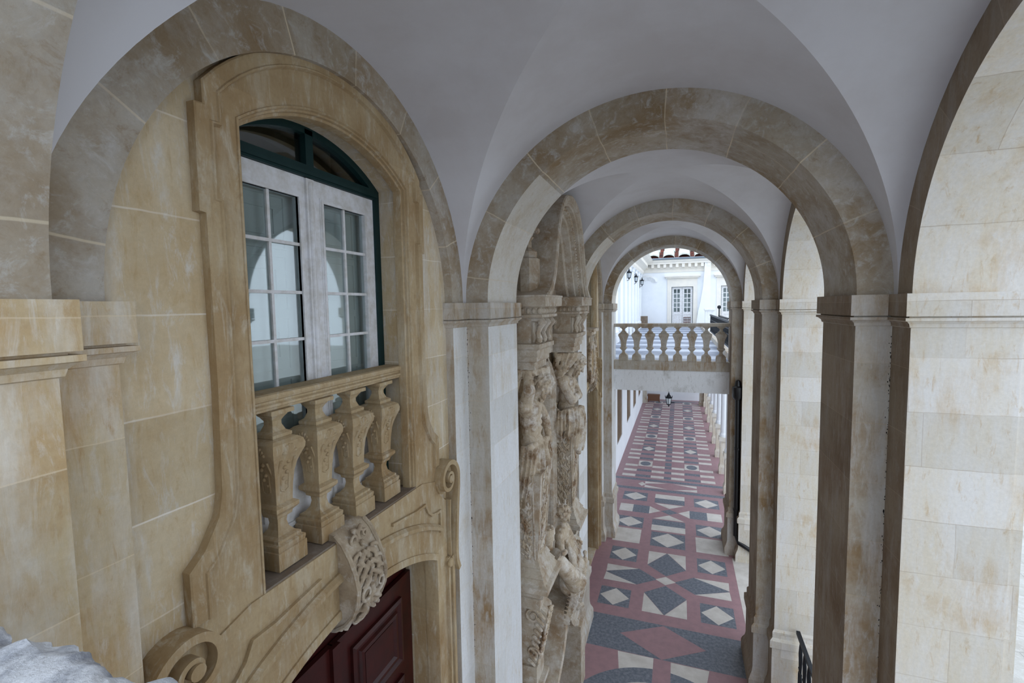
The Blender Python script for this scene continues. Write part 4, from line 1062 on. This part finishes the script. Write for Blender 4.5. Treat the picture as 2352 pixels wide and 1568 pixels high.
# --- near atlante (A): torso frontal, near arm raised over head, far arm down to the cloth
ya = 6.4
t = thing('atlante_statue', (-2.0, ya, -3.0), 'bearded stone figure with bare torso and raised arm, nearer one under the portal cornice', 'statue')
mb = MB(); X = -2.02
P = head(mb, (X+.19, ya+.02, -1.13), .135, 38, yaw=10)
mb.cap((X+.02, ya, -1.32), (X+.12, ya+.02, -1.2), .085, .08)
mb.ell((X, ya-.02, -1.45), (.17, .26, .18)); mb.ell((X+.06, ya-.12, -1.47), (.10, .11, .09)); mb.ell((X+.06, ya+.10, -1.47), (.10, .11, .09))
mb.ell((X, ya-.01, -1.62), (.15, .22, .18)); mb.ell((X+.01, ya, -1.78), (.145, .2, .15)); mb.ell((X+.02, ya, -1.95), (.16, .22, .15))
for z in (-1.58, -1.67, -1.76):
    for s in (-1, 1): mb.ell((X+.125, ya+s*.05, z), (.035, .045, .04))
for s in (-1, 1):
    for k in range(4): mb.cap((X+.09, ya+s*.13, -1.53-.045*k), (X+.04, ya+s*.2, -1.49-.045*k), .02, .018, 7)
# raised near arm
mb.cap((X, ya-.22, -1.36), (X+.1, ya-.36, -1.14), .10, .085); mb.cap((X+.1, ya-.36, -1.14), (X+.03, ya-.22, -.9), .085, .055)
mb.ell((X, ya-.24, -1.38), (.11, .12, .12)); hand(mb, (X+.03, ya-.2, -.9), (-.3, .8, .3), (1, 0, 0), .05)
# lowered far arm
mb.ell((X+.0, ya+.25, -1.42), (.1, .1, .11)); mb.cap((X, ya+.27, -1.42), (X+.12, ya+.36, -1.68), .09, .07); mb.cap((X+.12, ya+.36, -1.68), (X+.20, ya+.27, -1.97), .07, .048)
hand(mb, (X+.20, ya+.25, -1.97), (.2, -.3, -.9), (1, 0, 0), .048)
mb.cap((X, ya-.1, -2.1), (X-.02, ya-.1, -2.4), .13, .12); mb.cap((X, ya+.1, -2.1), (X-.02, ya+.1, -2.4), .13, .12)
body = mb.build('body', 'sculpt', t, remesh=.011, soft=2)
curls(P, .135, 90, 5).build('hair_and_beard', 'sculpt', t, remesh=.008, soft=1)
mb = MB()
folds(mb, [(X+.02, ya-.34, -1.93), (X+.14, ya-.2, -1.96), (X+.19, ya+.05, -1.97), (X+.17, ya+.27, -1.95)], [(X-.12, ya-.36, -2.85), (X+.05, ya-.25, -2.8), (X+.19, ya+.05, -2.55), (X+.2, ya+.3, -2.4)], 8, .026, .03, .03, 2)
folds(mb, [(X+.16, ya+.14, -1.98), (X+.19, ya+.32, -1.98)], [(X+.12, ya+.12, -2.85), (X+.13, ya+.34, -2.9)], 4, .024, .02, .03, 4)
mb.ell((X+.16, ya+.1, -1.97), (.07, .09, .07)); mb.cap((X+.08, ya-.3, -1.95), (X+.19, ya+.26, -1.96), .05, .05); mb.ell((X+.03, ya-.02, -2.2), (.12, .28, .25)); mb.ell((X+.0, ya-.1, -2.5), (.11, .22, .25))
mb.build('drapery', 'sculpt', t, remesh=.011, soft=1)
mb = MB()
folds(mb, [(X-.12, ya-.36, -.865), (X+.1, ya-.25, -.865), (X+.24, ya+.05, -.865), (X+.22, ya+.2, -.865)], [(X-.14, ya-.36, -1.05), (X+.12, ya-.16, -.96), (X+.27, ya+.06, -1.03), (X+.16, ya+.2, -1.1)], 7, .02, .02, .01, 9)
mb.build('head_cloth', 'sculpt', t, remesh=.011, soft=1)
# --- far atlante (B): hooded back, crossed arms, long drapery
yb = 8.87
t = thing('atlante_statue', (-2.05, yb, -3.0), 'hooded stone figure with bowed head and folded arms, farther one under the portal cornice', 'statue')
mb = MB(); X = -2.08
P = head(mb, (X+.24, yb, -1.12), .15, 42, yaw=-6)
mb.cap((X+.04, yb, -1.32), (X+.16, yb, -1.18), .10, .09)
mb.ell((X, yb, -1.48), (.2, .3, .22)); mb.ell((X+.02, yb, -1.72), (.18, .25, .2)); mb.ell((X, yb, -1.95), (.17, .23, .18)); mb.ell((X, yb, -2.15), (.19, .26, .18))
for s in (-1, 1):
    mb.ell((X+.02, yb+s*.28, -1.42), (.13, .12, .13)); mb.cap((X+.03, yb+s*.3, -1.44), (X+.19, yb+s*.3, -1.78), .10, .085)
    mb.cap((X+.19, yb+s*.3, -1.78), (X+.25, yb-s*.02, -1.72), .085, .055); hand(mb, (X+.25, yb-s*.02, -1.71), (0, -s, .1), (1, 0, 0), .05)
mb.build('body', 'sculpt', t, remesh=.011, soft=2)
curls(P, .15, 90, 8).build('hair_and_beard', 'sculpt', t, remesh=.009, soft=1)
mb = MB()
folds(mb, [(X+.36, yb-.05, -.88), (X+.2, yb-.22, -.87), (X-.05, yb-.33, -.88)], [(X+.02, yb-.34, -1.25), (X-.14, yb-.37, -1.5), (X-.22, yb-.36, -1.75)], 5, .026, .02, .03, 3)
mb.ell((X+.06, yb, -.97), (.24, .2, .10)); mb.ell((X-.14, yb, -1.4), (.12, .33, .5))
mb.build('hood_cloth', 'sculpt', t, remesh=.012, soft=1)
mb = MB()
folds(mb, [(X-.2, yb-.36, -1.78), (X-.02, yb-.37, -1.98), (X+.17, yb-.34, -1.93), (X+.29, yb-.1, -1.95), (X+.3, yb+.2, -1.95)], [(X-.2, yb-.33, -2.3), (X-.06, yb-.36, -2.6), (X+.14, yb-.3, -2.45), (X+.25, yb-.12, -2.55), (X+.26, yb+.2, -2.9)], 12, .028, .03, .05, 6)
folds(mb, [(X+.1, yb-.38, -1.93), (X+.3, yb-.14, -1.9)], [(X-.18, yb-.38, -2.35), (X-.14, yb-.34, -2.5)], 4, .024, .018, .05, 7)
folds(mb, [(X+.27, yb-.2, -2.05), (X+.33, yb+.0, -2.05)], [(X+.24, yb-.2, -2.7), (X+.27, yb+.05, -2.92)], 3, .026, .016, .03, 12)
mb.ell((X+.02, yb, -2.15), (.2, .3, .25)); mb.build('drapery', 'sculpt', t, remesh=.011, soft=1)
# --- seated woman with a column over the door
yw = 7.55
t = thing('seated_statue', (-1.9, yw, -5.0), 'seated crowned stone woman embracing a broken column above the portal door', 'statue')
mb = MB(); X = -1.84
P = head(mb, (X+.02, yw, -3.52), .12, 25, yaw=-25)
mb.cap((X, yw, -3.75), (X+.01, yw, -3.62), .06, .055); mb.ell((X-.02, yw, -3.87), (.13, .2, .15)); mb.ell((X-.02, yw, -4.08), (.12, .16, .18)); mb.ell((X-.03, yw, -4.3), (.17, .22, .16))
mb.cap((X, yw-.2, -3.82), (X+.06, yw-.34, -4.05), .07, .06); mb.cap((X+.06, yw-.34, -4.05), (X+.16, yw-.5, -3.9), .055, .042); hand(mb, (X+.16, yw-.5, -3.9), (.1, -.9, .1), (1, 0, 0), .04)
mb.cap((X, yw+.2, -3.82), (X+.12, yw+.26, -4.1), .07, .06); mb.cap((X+.12, yw+.26, -4.1), (X+.2, yw+.02, -4.25), .055, .042); hand(mb, (X+.2, yw+.02, -4.25), (.1, -.9, -.2), (1, 0, 0), .04)
for s in (-1, 1):
    mb.cap((X-.02, yw+s*.11, -4.35), (X+.24, yw+s*.16, -4.42), .12, .10); mb.cap((X+.24, yw+s*.16, -4.42), (X+.14, yw+s*.14, -4.85), .09, .06); mb.cap((X+.14, yw+s*.14, -4.9), (X+.26, yw+s*.16, -4.93), .05, .035)
mb.build('body', 'sculpt', t, remesh=.010, soft=2)
h = curls(P, .12, 50, 11, beard=False); h.lathe((X, yw, -3.44), [(.10, 0), (.11, .06), (.09, .07), (.08, .02)], 10)
for k in range(5): h.cap((X+.08*cos(k*1.26), yw+.08*sin(k*1.26), -3.4), (X+.1*cos(k*1.26), yw+.1*sin(k*1.26), -3.3), .02, .01, 6)
h.build('crown_and_hair', 'sculpt', t, remesh=.008, soft=1)
mb = MB()
folds(mb, [(X+.25, yw-.25, -4.35), (X+.32, yw, -4.4), (X+.28, yw+.3, -4.4)], [(X+.1, yw-.35, -5.25), (X+.25, yw, -5.0), (X+.22, yw+.34, -4.95)], 9, .026, .03, .04, 15)
folds(mb, [(X+.1, yw-.15, -3.9), (X+.1, yw+.16, -3.9)], [(X+.25, yw-.2, -4.4), (X+.28, yw+.22, -4.4)], 6, .016, .02, .02, 16)
mb.ell((X+.12, yw, -4.62), (.2, .3, .28)); mb.build('dress', 'sculpt', t, remesh=.011, soft=1)
mb = MB(); a = Vector((-1.86, 6.98, -3.95)); b = Vector((-1.58, 7.32, -4.52)); d = (b-a).normalized()
pts = [a, a+d*.05, a+d*.06, a+d*.6, a+d*.62, a+d*.66, a+d*.7, a+d*.73, a+d*.78]
mb.tube([tuple(p) for p in pts], [.13, .13, .12, .14, .165, .17, .15, .175, .18], 18)
a2 = Vector((-1.95, 6.92, -3.62)); mb.tube([tuple(a2+Vector((0, 0, q))) for q in (-.2, -.06, -.05, .04, .05, .14)], [.10, .11, .125, .125, .14, .13], 16)
for k in range(8): mb.ell((a2.x+.09*cos(k*.785), a2.y+.09*sin(k*.785), a2.z+.12), .04, nu=8, nv=6)
mb.build('broken_column', 'sculpt', t, smooth=40)
# putto at her side
t = thing('putto_statue', (-1.75, 8.1, -5.0), 'small stone cherub with garland beside the seated woman', 'statue')
mb = MB(); X, y_ = -1.74, 8.05
P = head(mb, (X+.04, y_, -4.3), .085, 20); mb.cap((X, y_, -4.45), (X, y_, -4.4), .05); mb.ell((X, y_, -4.56), (.09, .12, .12)); mb.ell((X, y_, -4.72), (.1, .12, .1))
for s in (-1, 1):
    mb.cap((X, y_+s*.1, -4.5), (X+.1, y_+s*.16, -4.62), .04, .035); mb.cap((X+.1, y_+s*.16, -4.62), (X+.14, y_+s*.04, -4.58), .035, .025); hand(mb, (X+.14, y_+s*.04, -4.58), (0, -s, 0), (1, 0, 0), .022)
    mb.cap((X, y_+s*.06, -4.76), (X+.08, y_+s*.08, -4.98), .065, .05); mb.cap((X+.08, y_+s*.08, -4.98), (X+.03, y_+s*.08, -5.2), .05, .03); mb.cap((X+.03, y_+s*.08, -5.2), (X+.11, y_+s*.09, -5.22), .028, .02)
mb.build('body', 'sculpt', t, remesh=.011)
curls(P, .085, 30, 21, beard=False).build('hair', 'sculpt', t, remesh=.008, soft=1)
mb = MB(); rd = random.Random(4)
for k in range(46):
    f = k/45.; mb.ell((X+.12+.03*rd.random(), y_-.3+.62*f, -4.62-.35*sin(PI*f)+.04*rd.random()), .03+.022*rd.random(), nu=8, nv=6)
mb.build('garland', 'sculpt', t, remesh=.009, soft=1)

# cartouche in the third bay
t = thing('carved_cartouche', (-2.2, 12.67, -2.0), 'carved shell cartouche with oval panel on the left wall of the third bay', 'carving')
mb = MB(); cy, cz = 12.0, -1.45
mb.tube([(-2.12, cy+.32*cos(2*PI*k/30), cz+.5*sin(2*PI*k/30)) for k in range(31)], .055, 8)
mb.box(-2.33, -2.15, cy-.3, cy+.3, cz-.4, cz+.4); mb.box(-2.3, -2.0, cy-.4, cy+.4, -.66, -.58); mb.box(-2.3, -2.06, cy-.34, cy+.34, -.74, -.66)
for s in (-1, 1):
    mb.tube(spiral3(-2.12, cy+s*.3, -.86, .12, 1.3, s, PI/2), .03, 7); mb.tube([(-2.1, cy+s*.22, -.74), (-2.08, cy+s*.34, -.95), (-2.08, cy+s*.25, -1.1)], .04, 7)
    for k in range(7): mb.cap((-2.13, cy+s*(.3+.05*sin(k)), cz+.4-.14*k), (-2.06, cy+s*(.42+.04*cos(k)), cz+.36-.14*k), .045, .02, 7)
mb.build('frame', 'sculpt', t, smooth=50)
mb = MB(); mb.ell((-2.15, cy, cz), (.07, .26, .42)); mb.build('oval_panel', 'surround', t, smooth=60)

# ------------------------------------------------------------------ surroundings
mb = MB(); mb.box(-6.4, -2.9, -12, -.06, ZF-1, 4.2); mb.build('wall_gallery_left', 'white', kind='structure')
mb = MB(); mb.add([(2.0, -60, ZF-1.), (90, -60, ZF-1.), (90, 90, ZF-1.), (2.0, 90, ZF-1.)], [(0, 1, 2, 3)]); mb.build('ground', 'ground', kind='structure')
mb = MB(); mb.box(2.35, 3.4, -10, 15.7, ZF-1, ZF-.02); mb.build('floor_step', 'pale', kind='structure')
random.seed(5)
t = thing('clipped_hedge', (5.2, 7, ZF-1), 'dark leafy hedge out in the courtyard at the lower right edge', 'hedge')
mb = MB()
for k in range(240):
    mb.ell((5.2+random.uniform(-.3, .3), random.uniform(3, 12), ZF-1+random.uniform(.1, 1.3)), random.uniform(.08, .16), nu=6, nv=5)
mb.build('foliage', flat('hedge_leaf', srgb(40, 52, 44), .8, c2=srgb(70, 80, 78), nscale=8.), t)

# ------------------------------------------------------------------ camera, light, view
f, yaw, pitch, roll = 1078., .3433, .0737, -.017
fw = Vector((-sin(yaw)*cos(pitch), cos(yaw)*cos(pitch), -sin(pitch)))
rt = Vector((cos(yaw), sin(yaw), 0)); up = rt.cross(fw)
r2 = rt*cos(roll)+up*sin(roll); u2 = -rt*sin(roll)+up*cos(roll)
cam = bpy.data.cameras.new('camera'); co = bpy.data.objects.new('camera', cam); COL.objects.link(co)
mw = Matrix((( r2.x, u2.x, -fw.x, 0), (r2.y, u2.y, -fw.y, 0), (r2.z, u2.z, -fw.z, OZ), (0, 0, 0, 1)))
co.matrix_world = mw
cam.sensor_width = 36; cam.lens = f/2352*36; cam.clip_start = .02; cam.clip_end = 300
bpy.context.scene.camera = co
wd = bpy.data.worlds.new('overcast_sky'); bpy.context.scene.world = wd; wd.use_nodes = True
nt = wd.node_tree; bg = nt.nodes['Background']
tc = N(nt, 'ShaderNodeTexCoord'); sp = N(nt, 'ShaderNodeSeparateXYZ'); nt.links.new(tc.outputs['Generated'], sp.inputs[0])
c = ramp(nt, sp.outputs[2], 0., .9, (.80, .90, 1.04, 1), (.84, .93, 1.06, 1))
nt.links.new(c, bg.inputs[0]); bg.inputs[1].default_value = 1.95
sc = bpy.context.scene
sc.view_settings.view_transform = 'Standard'; sc.view_settings.look = 'None'; sc.view_settings.gamma = 1; sc.view_settings.use_curve_mapping = False
sc.view_settings.exposure = 0.2
sc.cycles.max_bounces = 10; sc.cycles.diffuse_bounces = 6
